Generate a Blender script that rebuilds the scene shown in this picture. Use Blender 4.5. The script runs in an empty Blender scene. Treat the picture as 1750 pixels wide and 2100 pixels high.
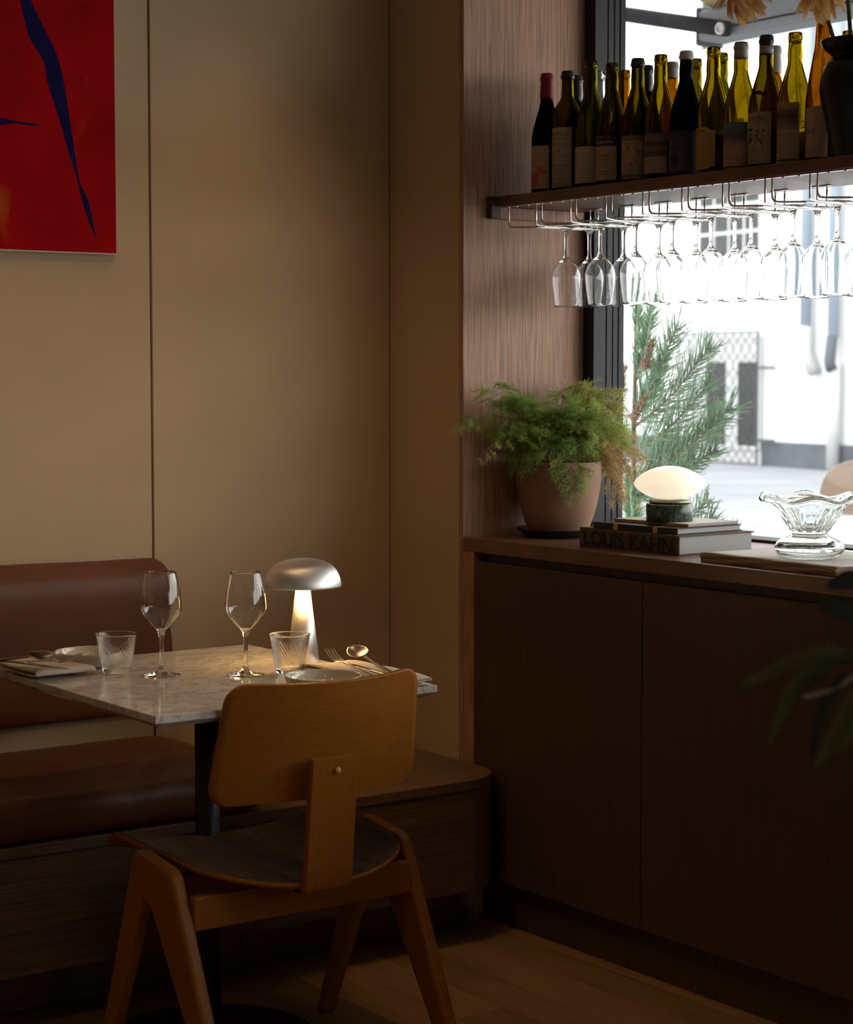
import bpy, bmesh, math, random
from math import pi, sin, cos, radians as R
from mathutils import Vector, Matrix, noise

SC = bpy.context.scene
COL = SC.collection
random.seed(7)

# ------------------------------------------------------------------ camera
PITCH, YAW = R(3.9728), R(35.6029)
cam = bpy.data.cameras.new('camera')
cam.sensor_fit = 'HORIZONTAL'
cam.sensor_width = 36.0
cam.lens = 4089.28 / 1750 * 36
cam.clip_start = 0.05
cam.clip_end = 200
cam.dof.use_dof = True
cam.dof.focus_distance = 4.25
cam.dof.aperture_fstop = 7.5
camo = bpy.data.objects.new('camera', cam)
COL.objects.link(camo)
_f = Vector((sin(YAW) * cos(PITCH), cos(YAW) * cos(PITCH), -sin(PITCH)))
_r = Vector((cos(YAW), -sin(YAW), 0))
_u = _r.cross(_f)
camo.matrix_world = Matrix(((_r.x, _u.x, -_f.x, 0), (_r.y, _u.y, -_f.y, 0), (_r.z, _u.z, -_f.z, 1.32), (0, 0, 0, 1)))
SC.camera = camo

# ------------------------------------------------------------------ world, lights, exposure
SC.view_settings.view_transform = 'Standard'
SC.view_settings.look = 'None'
SC.view_settings.gamma = 1.0
SC.view_settings.use_curve_mapping = False
SC.view_settings.exposure = 0.0
cy = SC.cycles
cy.max_bounces = 24
cy.transmission_bounces = 24
cy.transparent_max_bounces = 24
cy.glossy_bounces = 8
cy.diffuse_bounces = 5
cy.caustics_refractive = True
cy.caustics_reflective = False
cy.sample_clamp_indirect = 8.0

world = bpy.data.worlds.new('overcast_sky')
SC.world = world
world.use_nodes = True
wn = world.node_tree
wbg = wn.nodes['Background']
wbg.inputs['Color'].default_value = (1.0, 0.98, 0.955, 1)
wbg.inputs['Strength'].default_value = 5.4


def light(name, typ, loc, energy, color, rot=None, **kw):
    l = bpy.data.lights.new(name, typ)
    l.energy = energy
    l.color = color
    for k, v in kw.items():
        setattr(l, k, v)
    o = bpy.data.objects.new(name, l)
    o.location = loc
    if rot:
        o.rotation_euler = rot
    COL.objects.link(o)
    return o


# sampling portal in the window opening (guides the sky light, emits nothing itself)
for nm, yc, sy in (('window_portal', 2.85, 1.86), ('window_portal', 0.15, 3.2)):
    po = light(nm, 'AREA', (3.42, yc, 1.72), 1.0, (1, 1, 1), (0, R(90), 0), shape='RECTANGLE', size=1.6, size_y=sy)
    po.data.cycles.is_portal = True

WARM = (1.0, 0.62, 0.28)
# warm ceiling spots of the dining room (their fittings lie above the frame)
for i, (x, y, e) in enumerate(((2.0, 3.2, 6), (1.0, 2.0, 10), (0.2, 0.4, 20), (1.35, 3.3, 9))):
    light('ceiling_spot', 'SPOT', (x, y, 2.70), e, WARM, (0, 0, 0), spot_size=R(95), spot_blend=0.6, shadow_soft_size=0.03)


# unseen warm spots added to brighten the beige walls
for (p, t, e) in (((1.5, 2.6, 2.68), (2.25, 4.1, 1.2), 13), ((0.9, 2.3, 2.68), (1.7, 4.1, 1.3), 5), ((2.3, 3.7, 2.72), (2.5, 4.13, 0.9), 9)):
    d_ = Vector(t) - Vector(p)
    light('added_wall_light', 'SPOT', p, e, WARM, d_.to_track_quat('-Z', 'Y').to_euler(), spot_size=R(48), spot_blend=1.0, shadow_soft_size=0.04)


# ------------------------------------------------------------------ materials
def _nt(name):
    m = bpy.data.materials.new(name)
    m.use_nodes = True
    nt = m.node_tree
    return m, nt, nt.nodes['Principled BSDF']


def N(nt, typ, **kw):
    n = nt.nodes.new(typ)
    for k, v in kw.items():
        if k in n.inputs:
            n.inputs[k].default_value = v
        else:
            setattr(n, k, v)
    return n


def ramp(nt, fac, stops):
    r = nt.nodes.new('ShaderNodeValToRGB')
    el = r.color_ramp.elements
    while len(el) < len(stops):
        el.new(0.5)
    for e, (p, c) in zip(el, stops):
        e.position = p
        e.color = tuple(c) + (1,) if len(c) == 3 else c
    nt.links.new(fac, r.inputs['Fac'])
    return r


def coords(nt, scale=(1, 1, 1), kind='Object'):
    tc = nt.nodes.new('ShaderNodeTexCoord')
    mp = nt.nodes.new('ShaderNodeMapping')
    mp.inputs['Scale'].default_value = scale
    nt.links.new(tc.outputs[kind], mp.inputs['Vector'])
    return mp.outputs['Vector']


def plain(name, col, rough=0.5, metal=0.0, spec=0.5, var=0.0, vscale=20, bump=0.0, bscale=200, coat=0.0, emit=None, aniso=0.0):
    m, nt, b = _nt(name)
    b.inputs['Base Color'].default_value = tuple(col) + (1,)
    b.inputs['Roughness'].default_value = rough
    b.inputs['Metallic'].default_value = metal
    b.inputs['Specular IOR Level'].default_value = spec
    b.inputs['Coat Weight'].default_value = coat
    b.inputs['Anisotropic'].default_value = aniso
    if emit:
        b.inputs['Emission Color'].default_value = tuple(emit[0]) + (1,)
        b.inputs['Emission Strength'].default_value = emit[1]
    if var:
        n = N(nt, 'ShaderNodeTexNoise', Scale=vscale, Detail=4.0)
        nt.links.new(coords(nt), n.inputs['Vector'])
        r = ramp(nt, n.outputs['Fac'], ((0.3, [c * (1 - var) for c in col]), (0.7, [min(1, c * (1 + var)) for c in col])))
        nt.links.new(r.outputs['Color'], b.inputs['Base Color'])
    if bump:
        n = N(nt, 'ShaderNodeTexNoise', Scale=bscale, Detail=3.0)
        nt.links.new(coords(nt), n.inputs['Vector'])
        bp = N(nt, 'ShaderNodeBump', Strength=bump, Distance=0.002)
        nt.links.new(n.outputs['Fac'], bp.inputs['Height'])
        nt.links.new(bp.outputs['Normal'], b.inputs['Normal'])
    return m


def wood(name, c1, c2, axis='Z', rough=0.45, grain=(90, 2.2), pores=0.35, bump=0.12, coat=0.0, spec=0.5, rand=0.12, figure=0.5):
    m, nt, b = _nt(name)
    a, lo = grain
    sc = {'X': (lo, a, a), 'Y': (a, lo, a), 'Z': (a, a, lo)}[axis]
    v = coords(nt, sc)
    n1 = N(nt, 'ShaderNodeTexNoise', Scale=1.0, Detail=6.0, Roughness=0.65)
    nt.links.new(v, n1.inputs['Vector'])
    sc2 = {'X': (lo * .35, a * .09, a * .09), 'Y': (a * .09, lo * .35, a * .09), 'Z': (a * .09, a * .09, lo * .35)}[axis]
    v2 = coords(nt, sc2)
    n2 = N(nt, 'ShaderNodeTexNoise', Scale=1.0, Detail=3.0, Distortion=1.2)
    nt.links.new(v2, n2.inputs['Vector'])
    w = N(nt, 'ShaderNodeMath', operation='MULTIPLY')
    w.inputs[1].default_value = figure
    nt.links.new(n2.outputs['Fac'], w.inputs[0])
    ad = N(nt, 'ShaderNodeMath', operation='ADD')
    nt.links.new(w.outputs[0], ad.inputs[0])
    s1 = N(nt, 'ShaderNodeMath', operation='MULTIPLY')
    s1.inputs[1].default_value = 1 - figure
    nt.links.new(n1.outputs['Fac'], s1.inputs[0])
    nt.links.new(s1.outputs[0], ad.inputs[1])
    r = ramp(nt, ad.outputs[0], ((0.32, c1), (0.68, c2)))
    # dark pores
    sc3 = {'X': (lo * 4, a * 5, a * 5), 'Y': (a * 5, lo * 4, a * 5), 'Z': (a * 5, a * 5, lo * 4)}[axis]
    v3 = coords(nt, sc3)
    n3 = N(nt, 'ShaderNodeTexNoise', Scale=1.0, Detail=2.0)
    nt.links.new(v3, n3.inputs['Vector'])
    pr = ramp(nt, n3.outputs['Fac'], ((0.40, (1 - pores,) * 3), (0.52, (1, 1, 1))))
    mx = N(nt, 'ShaderNodeMix', data_type='RGBA', blend_type='MULTIPLY')
    mx.inputs['Factor'].default_value = 1.0
    nt.links.new(r.outputs['Color'], mx.inputs['A'])
    nt.links.new(pr.outputs['Color'], mx.inputs['B'])
    oi = nt.nodes.new('ShaderNodeObjectInfo')
    hv = N(nt, 'ShaderNodeHueSaturation')
    mr = N(nt, 'ShaderNodeMapRange')
    mr.inputs['To Min'].default_value = 1 - rand
    mr.inputs['To Max'].default_value = 1 + rand
    nt.links.new(oi.outputs['Random'], mr.inputs['Value'])
    nt.links.new(mr.outputs['Result'], hv.inputs['Value'])
    nt.links.new(mx.outputs['Result'], hv.inputs['Color'])
    nt.links.new(hv.outputs['Color'], b.inputs['Base Color'])
    b.inputs['Roughness'].default_value = rough
    b.inputs['Specular IOR Level'].default_value = spec
    b.inputs['Coat Weight'].default_value = coat
    bp = N(nt, 'ShaderNodeBump', Strength=bump, Distance=0.001)
    nt.links.new(n3.outputs['Fac'], bp.inputs['Height'])
    nt.links.new(bp.outputs['Normal'], b.inputs['Normal'])
    return m


def glass(name, col=(1, 1, 1), rough=0.0, ior=1.5):
    m = bpy.data.materials.new(name)
    m.use_nodes = True
    nt = m.node_tree
    nt.nodes.remove(nt.nodes['Principled BSDF'])
    g = N(nt, 'ShaderNodeBsdfGlass', Roughness=rough, IOR=ior)
    g.inputs['Color'].default_value = tuple(col) + (1,)
    nt.links.new(g.outputs[0], nt.nodes['Material Output'].inputs['Surface'])
    return m


def pane_mat(name, veil=0.03, rough=0.0):
    m = bpy.data.materials.new(name)
    m.use_nodes = True
    nt = m.node_tree
    nt.nodes.remove(nt.nodes['Principled BSDF'])
    t = nt.nodes.new('ShaderNodeBsdfTransparent')
    t.inputs['Color'].default_value = (0.985, 0.995, 0.99, 1)
    g = N(nt, 'ShaderNodeBsdfGlossy', Roughness=rough)
    lw_ = N(nt, 'ShaderNodeLayerWeight', Blend=0.5)
    pw_ = N(nt, 'ShaderNodeMath', operation='POWER')
    pw_.inputs[1].default_value = 5.0
    nt.links.new(lw_.outputs['Facing'], pw_.inputs[0])
    fr = N(nt, 'ShaderNodeMath', operation='MULTIPLY_ADD')
    fr.inputs[1].default_value = 0.92
    fr.inputs[2].default_value = 0.035
    nt.links.new(pw_.outputs[0], fr.inputs[0])
    mx = nt.nodes.new('ShaderNodeMixShader')
    nt.links.new(fr.outputs[0], mx.inputs[0])
    nt.links.new(t.outputs[0], mx.inputs[1])
    nt.links.new(g.outputs[0], mx.inputs[2])
    # translucent share adds a pale hazy veil over the view outside
    tl = nt.nodes.new('ShaderNodeBsdfTranslucent')
    tl.inputs['Color'].default_value = (0.9, 0.95, 1, 1)
    m2 = nt.nodes.new('ShaderNodeMixShader')
    nz = N(nt, 'ShaderNodeTexNoise', Scale=900.0, Detail=2.0)
    nt.links.new(coords(nt), nz.inputs['Vector'])
    mr = N(nt, 'ShaderNodeMapRange')
    mr.inputs['From Min'].default_value = 0.35
    mr.inputs['From Max'].default_value = 0.75
    mr.inputs['To Min'].default_value = veil * 0.6
    mr.inputs['To Max'].default_value = veil * 1.6
    nt.links.new(nz.outputs['Fac'], mr.inputs['Value'])
    nt.links.new(mr.outputs['Result'], m2.inputs[0])
    nt.links.new(mx.outputs[0], m2.inputs[1])
    nt.links.new(tl.outputs[0], m2.inputs[2])
    nt.links.new(m2.outputs[0], nt.nodes['Material Output'].inputs['Surface'])
    return m


def marble(name, base, vein, scale=6.0, rough=0.12, dist=2.5, lo=0.44, hi=0.60):
    m, nt, b = _nt(name)
    v = coords(nt, (1.25, 1.6, 1.0))
    n0 = N(nt, 'ShaderNodeTexNoise', Scale=scale, Detail=8.0, Roughness=0.62, Distortion=dist)
    nt.links.new(v, n0.inputs['Vector'])
    r = ramp(nt, n0.outputs['Fac'], ((0.0, base), (lo, base), ((lo + hi) / 2, vein), (hi, base)))
    n1 = N(nt, 'ShaderNodeTexNoise', Scale=scale * .6, Detail=5.0)
    nt.links.new(v, n1.inputs['Vector'])
    r1 = ramp(nt, n1.outputs['Fac'], ((0.35, (0.82, 0.80, 0.78)), (0.65, (1, 1, 1))))
    mx = N(nt, 'ShaderNodeMix', data_type='RGBA', blend_type='MULTIPLY')
    mx.inputs['Factor'].default_value = 1.0
    nt.links.new(r.outputs['Color'], mx.inputs['A'])
    nt.links.new(r1.outputs['Color'], mx.inputs['B'])
    nt.links.new(mx.outputs['Result'], b.inputs['Base Color'])
    b.inputs['Roughness'].default_value = rough
    return m


def leaf_mat(name, col, col2=None, rough=0.5, trans=0.35):
    m, nt, b = _nt(name)
    c2 = col2 or [c * 0.6 for c in col]
    n = N(nt, 'ShaderNodeTexNoise', Scale=14.0, Detail=2.0)
    nt.links.new(coords(nt), n.inputs['Vector'])
    r = ramp(nt, n.outputs['Fac'], ((0.35, c2), (0.65, col)))
    nt.links.new(r.outputs['Color'], b.inputs['Base Color'])
    b.inputs['Roughness'].default_value = rough
    tl = nt.nodes.new('ShaderNodeBsdfTranslucent')
    nt.links.new(r.outputs['Color'], tl.inputs['Color'])
    mx = nt.nodes.new('ShaderNodeMixShader')
    mx.inputs[0].default_value = trans
    nt.links.new(b.outputs[0], mx.inputs[1])
    nt.links.new(tl.outputs[0], mx.inputs[2])
    nt.links.new(mx.outputs[0], nt.nodes['Material Output'].inputs['Surface'])
    return m


M = {}
M['wall'] = plain('beige_wall_paint', (0.50, 0.365, 0.225), 0.75, var=0.03, vscale=5, bump=0.05, bscale=500, spec=0.3)
M['groove'] = plain('dark_groove', (0.02, 0.016, 0.012), 0.8)
M['ceiling'] = plain('ceiling_paint', (0.55, 0.48, 0.40), 0.8)
M['veneer'] = wood('stained_oak_veneer_upright', (0.37, 0.195, 0.118), (0.47, 0.26, 0.16), 'Z', 0.55, (110, 2.4), 0.45, 0.25, rand=0.03, figure=0.12)
M['door'] = wood('shaded_stained_oak_door', (0.072, 0.036, 0.023), (0.098, 0.050, 0.032), 'Z', 0.5, (110, 2.4), 0.35, 0.15, rand=0.05, figure=0.2)  # same oak as the niche panel, with the doors' shade in the colour
M['counter'] = wood('stained_oak_counter', (0.155, 0.074, 0.045), (0.21, 0.105, 0.064), 'Y', 0.32, (60, 1.8), 0.3, 0.08, rand=0.02)
M['shelf'] = wood('stained_oak_shelf', (0.13, 0.064, 0.044), (0.19, 0.10, 0.068), 'Y', 0.42, (60, 1.8), 0.3, 0.08, rand=0.02)
M['bench'] = wood('stained_oak_bench', (0.145, 0.082, 0.047), (0.20, 0.115, 0.068), 'X', 0.5, (60, 1.8), 0.35, 0.12, rand=0.05)
M['floor'] = wood('oak_floor_board', (0.29, 0.165, 0.075), (0.43, 0.26, 0.125), 'Y', 0.42, (26, 1.1), 0.2, 0.06, rand=0.22, figure=0.65)
M['beech'] = wood('honey_beech', (0.31, 0.108, 0.010), (0.37, 0.135, 0.016), 'X', 0.45, (40, 2.5), 0.12, 0.02, rand=0.03, spec=0.28)
M['beech_up'] = wood('honey_beech_upright', (0.31, 0.108, 0.010), (0.37, 0.135, 0.016), 'Z', 0.38, (40, 2.5), 0.12, 0.02, rand=0.03, spec=0.32)
M['walnut'] = wood('walnut_veneer', (0.030, 0.016, 0.009), (0.20, 0.112, 0.068), 'Y', 0.6, (40, 2.0), 0.3, 0.04, rand=0.0, figure=0.6, spec=0.12)
M['leather'] = plain('brown_leather', (0.135, 0.045, 0.019), 0.46, spec=0.38, var=0.12, vscale=5, bump=0.22, bscale=260)
M['black'] = plain('black_painted_steel', (0.020, 0.020, 0.022), 0.45)
M['frame'] = plain('dark_grey_window_frame', (0.026, 0.027, 0.033), 0.5, spec=0.3, bump=0.05, bscale=700)
M['frame_black'] = plain('black_seal_and_frame_shade', (0.008, 0.008, 0.009), 0.6)  # gasket and rail black, also the painted shade on the frame
M['chrome'] = plain('chrome_wire', (0.72, 0.70, 0.68), 0.12, 1.0)
M['steel'] = plain('brushed_cutlery_steel', (0.62, 0.58, 0.52), 0.30, 1.0)
M['alu'] = plain('brushed_aluminium', (0.86, 0.85, 0.83), 0.42, 0.9, aniso=0.6, bump=0.02, bscale=900)
M['marble'] = marble('white_veined_marble', (0.74, 0.69, 0.62), (0.46, 0.42, 0.385), 7.0, 0.07, 1.6, 0.47, 0.56)
M['green_marble'] = marble('green_marble', (0.020, 0.038, 0.026), (0.10, 0.15, 0.11), 22.0, 0.22, 3.0, 0.46, 0.60)
M['glass'] = glass('clear_glass', (0.99, 0.993, 0.993), 0.0, 1.42)
M['bowl_glass'] = glass('thick_clear_glass', (0.975, 0.988, 0.985))
M['pane'] = pane_mat('window_glass', 0.006)
M['ceramic'] = plain('cream_glazed_ceramic', (0.62, 0.56, 0.46), 0.12, coat=0.4)
M['linen'] = plain('natural_linen', (0.68, 0.59, 0.48), 0.9, bump=0.4, bscale=900, spec=0.2)
M['terracotta'] = plain('weathered_terracotta', (0.27, 0.148, 0.092), 0.75, var=0.14, vscale=13, bump=0.12, bscale=150)
M['lime'] = plain('pale_rim_deposit', (0.52, 0.42, 0.36), 0.85)
M['stain'] = plain('damp_stain', (0.22, 0.125, 0.09), 0.7)
M['saucer'] = plain('dark_stoneware_saucer', (0.035, 0.028, 0.027), 0.55)
M['soil'] = plain('potting_soil', (0.03, 0.02, 0.013), 0.95, bump=0.8, bscale=120)
M['fern_green'] = leaf_mat('fern_green', (0.44, 0.56, 0.15), (0.27, 0.42, 0.10), trans=0.5)
M['fern_light'] = leaf_mat('fern_yellow_green', (0.58, 0.58, 0.20), (0.42, 0.46, 0.13), trans=0.5)
M['fern_straw'] = leaf_mat('fern_dry_straw', (0.78, 0.58, 0.28), (0.62, 0.43, 0.18), trans=0.5)
M['fern_stem'] = plain('fern_stem', (0.20, 0.19, 0.07), 0.6)
M['conifer'] = leaf_mat('conifer_scales', (0.32, 0.50, 0.36), (0.21, 0.37, 0.25), trans=0.35)
M['conifer_tip'] = leaf_mat('conifer_young_tips', (0.38, 0.48, 0.22), (0.3, 0.4, 0.18), trans=0.2)
M['dry_sprig'] = leaf_mat('dry_conifer_sprig', (0.33, 0.25, 0.165), (0.27, 0.19, 0.12), trans=0.2)
M['bark'] = plain('conifer_bark', (0.16, 0.11, 0.075), 0.9, var=0.3, vscale=60)
M['bamboo'] = plain('bamboo_cane', (0.46, 0.33, 0.16), 0.55, var=0.1, vscale=30)
M['vase'] = plain('dark_brown_glaze', (0.012, 0.006, 0.0045), 0.25, spec=0.28)
M['petal'] = leaf_mat('apricot_petal', (0.92, 0.64, 0.27), (0.86, 0.54, 0.20), trans=0.6)
M['petal2'] = leaf_mat('faded_petal', (0.80, 0.55, 0.25), (0.70, 0.46, 0.20), trans=0.55)
M['stem'] = leaf_mat('flower_stem', (0.10, 0.11, 0.035), (0.07, 0.08, 0.03), trans=0.15)
M['paper'] = plain('white_paper', (0.70, 0.69, 0.67), 0.8)
M['page_edge'] = plain('page_edges', (0.46, 0.45, 0.45), 0.85, bump=0.3, bscale=400)
M['newsprint'] = plain('newsprint', (0.80, 0.78, 0.75), 0.9)
M['news_edge'] = plain('stacked_newsprint_edge', (0.34, 0.22, 0.145), 0.9, bump=0.5, bscale=300)
M['ink'] = plain('black_ink', (0.012, 0.010, 0.009), 0.7)
M['grey_cloth'] = plain('grey_brown_book_cloth', (0.105, 0.072, 0.044), 0.75, bump=0.1, bscale=800)
M['black_cloth'] = plain('black_book_cloth', (0.018, 0.017, 0.018), 0.55)
M['tan_card'] = plain('tan_card', (0.45, 0.28, 0.13), 0.7)
M['canvas_edge'] = plain('primed_canvas_edge', (0.60, 0.52, 0.43), 0.85)
M['blue_paint'] = plain('dark_blue_paint', (0.008, 0.007, 0.060), 0.8, spec=0.08, var=0.25, vscale=15)
M['opal'] = plain('lit_opal_glass', (0.90, 0.88, 0.84), 0.25, emit=((1.0, 0.86, 0.62), 0.85))
M['brass'] = plain('brass_collar', (0.55, 0.38, 0.16), 0.3, 1.0)
M['bulb'] = plain('lit_lamp_disc', (1, 0.9, 0.7), 0.5, emit=((1.0, 0.58, 0.20), 30.0))
M['white_planter'] = plain('pale_planter', (0.6, 0.58, 0.55), 0.6)
M['plant_leaf'] = leaf_mat('long_olive_leaf', (0.060, 0.062, 0.012), (0.042, 0.046, 0.012), trans=0.2, rough=0.6)
M['plant_leaf_dark'] = leaf_mat('long_dark_leaf', (0.012, 0.020, 0.013), (0.009, 0.015, 0.010), trans=0.15, rough=0.6)
M['plant_stem'] = plain('pale_stem', (0.25, 0.22, 0.17), 0.6)
# outdoors
M['facade'] = plain('white_render', (0.52, 0.53, 0.54), 0.9, var=0.02, vscale=1.5)
M['plinth_stone'] = plain('grey_plinth_stone', (0.060, 0.070, 0.085), 0.8, var=0.2, vscale=3)
M['street'] = plain('grey_street_asphalt', (0.19, 0.205, 0.23), 0.85, var=0.16, vscale=0.8)
M['pavement'] = plain('pale_pavement', (0.42, 0.425, 0.43), 0.85, var=0.06, vscale=2)
M['iron'] = plain('painted_iron', (0.028, 0.032, 0.042), 0.6)
M['dark_glass'] = plain('dark_window_glass', (0.020, 0.023, 0.025), 0.3, spec=0.2, var=0.3, vscale=3)
M['white_paint'] = plain('white_joinery_paint', (0.42, 0.435, 0.45), 0.6)
M['blue_pipe'] = plain('pale_blue_downpipe', (0.25, 0.31, 0.38), 0.5)
M['awning_metal'] = plain('awning_grey_metal', (0.006, 0.0065, 0.008), 0.8, spec=0.03)
M['awning_bar'] = plain('awning_front_bar', (0.040, 0.045, 0.051), 0.55, spec=0.2)
M['awning_cloth'] = plain('ochre_awning_cloth', (0.17, 0.125, 0.055), 0.85)
M['cafe_wood'] = plain('pale_bent_wood', (0.13, 0.088, 0.062), 0.5)


def bottle_glass(name, c):
    return glass(name, c, 0.0, 1.5)


M['g_olive'] = bottle_glass('olive_bottle_glass', (0.46, 0.41, 0.05))
M['g_green'] = bottle_glass('green_bottle_glass', (0.46, 0.44, 0.06))
M['g_yellow'] = bottle_glass('yellow_green_bottle_glass', (0.60, 0.53, 0.06))
M['g_amber'] = bottle_glass('amber_bottle_glass', (0.60, 0.43, 0.05))
M['g_black'] = bottle_glass('black_bottle_glass', (0.14, 0.13, 0.11))
M['g_clear'] = bottle_glass('clear_bottle_glass', (0.92, 0.93, 0.93))
M['wax_red'] = plain('red_wax', (0.26, 0.010, 0.012), 0.5, spec=0.3)
M['wax_black'] = plain('black_wax', (0.010, 0.010, 0.012), 0.3)
M['wax_white'] = plain('white_wax', (0.50, 0.43, 0.38), 0.5)
M['foil_grey'] = plain('grey_foil_capsule', (0.30, 0.29, 0.25), 0.45)
M['lab_cream'] = plain('cream_label_paper', (0.43, 0.315, 0.21), 0.8)
M['lab_tan'] = plain('tan_label_paper', (0.37, 0.255, 0.15), 0.8)
M['lab_dark'] = plain('dark_label_paper', (0.030, 0.028, 0.036), 0.7)
M['lab_yellow'] = plain('yellow_label_paper', (0.40, 0.225, 0.022), 0.7)
M['lab_band'] = plain('black_label_band', (0.016, 0.014, 0.014), 0.7)
M['ink_orange'] = plain('orange_label_ink', (0.50, 0.09, 0.03), 0.7)
M['ink_brown'] = plain('brown_label_ink', (0.10, 0.065, 0.045), 0.7)
M['ink_pale'] = plain('pale_label_ink', (0.52, 0.42, 0.30), 0.7)
M['ink_plum'] = plain('plum_label_ink', (0.085, 0.05, 0.07), 0.7)


def landscape(name, stops):
    m, nt, b = _nt(name)
    tc = nt.nodes.new('ShaderNodeTexCoord')
    sp = nt.nodes.new('ShaderNodeSeparateXYZ')
    nt.links.new(tc.outputs['Generated'], sp.inputs[0])
    nz = N(nt, 'ShaderNodeTexNoise', Scale=4.0, Detail=4.0)
    mp = nt.nodes.new('ShaderNodeMapping')
    mp.inputs['Scale'].default_value = (0.6, 0.6, 2.5)
    nt.links.new(tc.outputs['Generated'], mp.inputs['Vector'])
    nt.links.new(mp.outputs['Vector'], nz.inputs['Vector'])
    s = N(nt, 'ShaderNodeMath', operation='MULTIPLY_ADD')
    s.inputs[1].default_value = 0.25
    nt.links.new(nz.outputs['Fac'], s.inputs[0])
    nt.links.new(sp.outputs['Z'], s.inputs[2])
    s2 = N(nt, 'ShaderNodeMath', operation='SUBTRACT')
    s2.inputs[1].default_value = 0.125
    nt.links.new(s.outputs[0], s2.inputs[0])
    r = ramp(nt, s2.outputs[0], stops)
    nt.links.new(r.outputs['Color'], b.inputs['Base Color'])
    b.inputs['Roughness'].default_value = 0.75
    return m


M['lab_sunset'] = landscape('printed_sunset_label', ((0.0, (0.42, 0.25, 0.16)), (0.40, (0.40, 0.22, 0.16)), (0.60, (0.20, 0.11, 0.11)), (0.68, (0.10, 0.07, 0.10)), (0.76, (0.07, 0.085, 0.085)), (1.0, (0.10, 0.14, 0.125))))
M['lab_fields'] = landscape('printed_fields_label', ((0.0, (0.16, 0.09, 0.05)), (0.15, (0.05, 0.04, 0.035)), (0.35, (0.18, 0.11, 0.06)), (0.55, (0.035, 0.032, 0.03)), (0.75, (0.17, 0.115, 0.075)), (1.0, (0.10, 0.075, 0.055))))
M['lab_trees'] = landscape('printed_trees_label', ((0.0, (0.24, 0.16, 0.10)), (0.3, (0.15, 0.10, 0.065)), (0.55, (0.055, 0.045, 0.035)), (0.8, (0.13, 0.095, 0.065)), (1.0, (0.40, 0.28, 0.18))))


def red_canvas():
    m, nt, b = _nt('red_painted_canvas')
    n = N(nt, 'ShaderNodeTexNoise', Scale=5.0, Detail=6.0, Roughness=0.6)
    nt.links.new(coords(nt), n.inputs['Vector'])
    r = ramp(nt, n.outputs['Fac'], ((0.30, (0.25, 0.001, 0.003)), (0.55, (0.37, 0.0015, 0.004)), (0.75, (0.47, 0.002, 0.005))))
    n2 = N(nt, 'ShaderNodeTexNoise', Scale=5.5, Detail=3.0, Roughness=0.5)
    nt.links.new(coords(nt, (1.7, 1, 1.0)), n2.inputs['Vector'])
    r2 = ramp(nt, n2.outputs['Fac'], ((0.62, (0, 0, 0)), (0.78, (1, 1, 1))))
    mx = N(nt, 'ShaderNodeMix', data_type='RGBA')
    nt.links.new(r2.outputs['Color'], mx.inputs['Factor'])
    nt.links.new(r.outputs['Color'], mx.inputs['A'])
    mx.inputs['B'].default_value = (0.42, 0.085, 0.012, 1)
    nt.links.new(mx.outputs['Result'], b.inputs['Base Color'])
    b.inputs['Roughness'].default_value = 0.8
    b.inputs['Specular IOR Level'].default_value = 0.08
    w = N(nt, 'ShaderNodeTexNoise', Scale=700.0)
    nt.links.new(coords(nt), w.inputs['Vector'])
    bp = N(nt, 'ShaderNodeBump', Strength=0.15, Distance=0.001)
    nt.links.new(w.outputs['Fac'], bp.inputs['Height'])
    nt.links.new(bp.outputs['Normal'], b.inputs['Normal'])
    return m


M['red'] = red_canvas()


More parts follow.
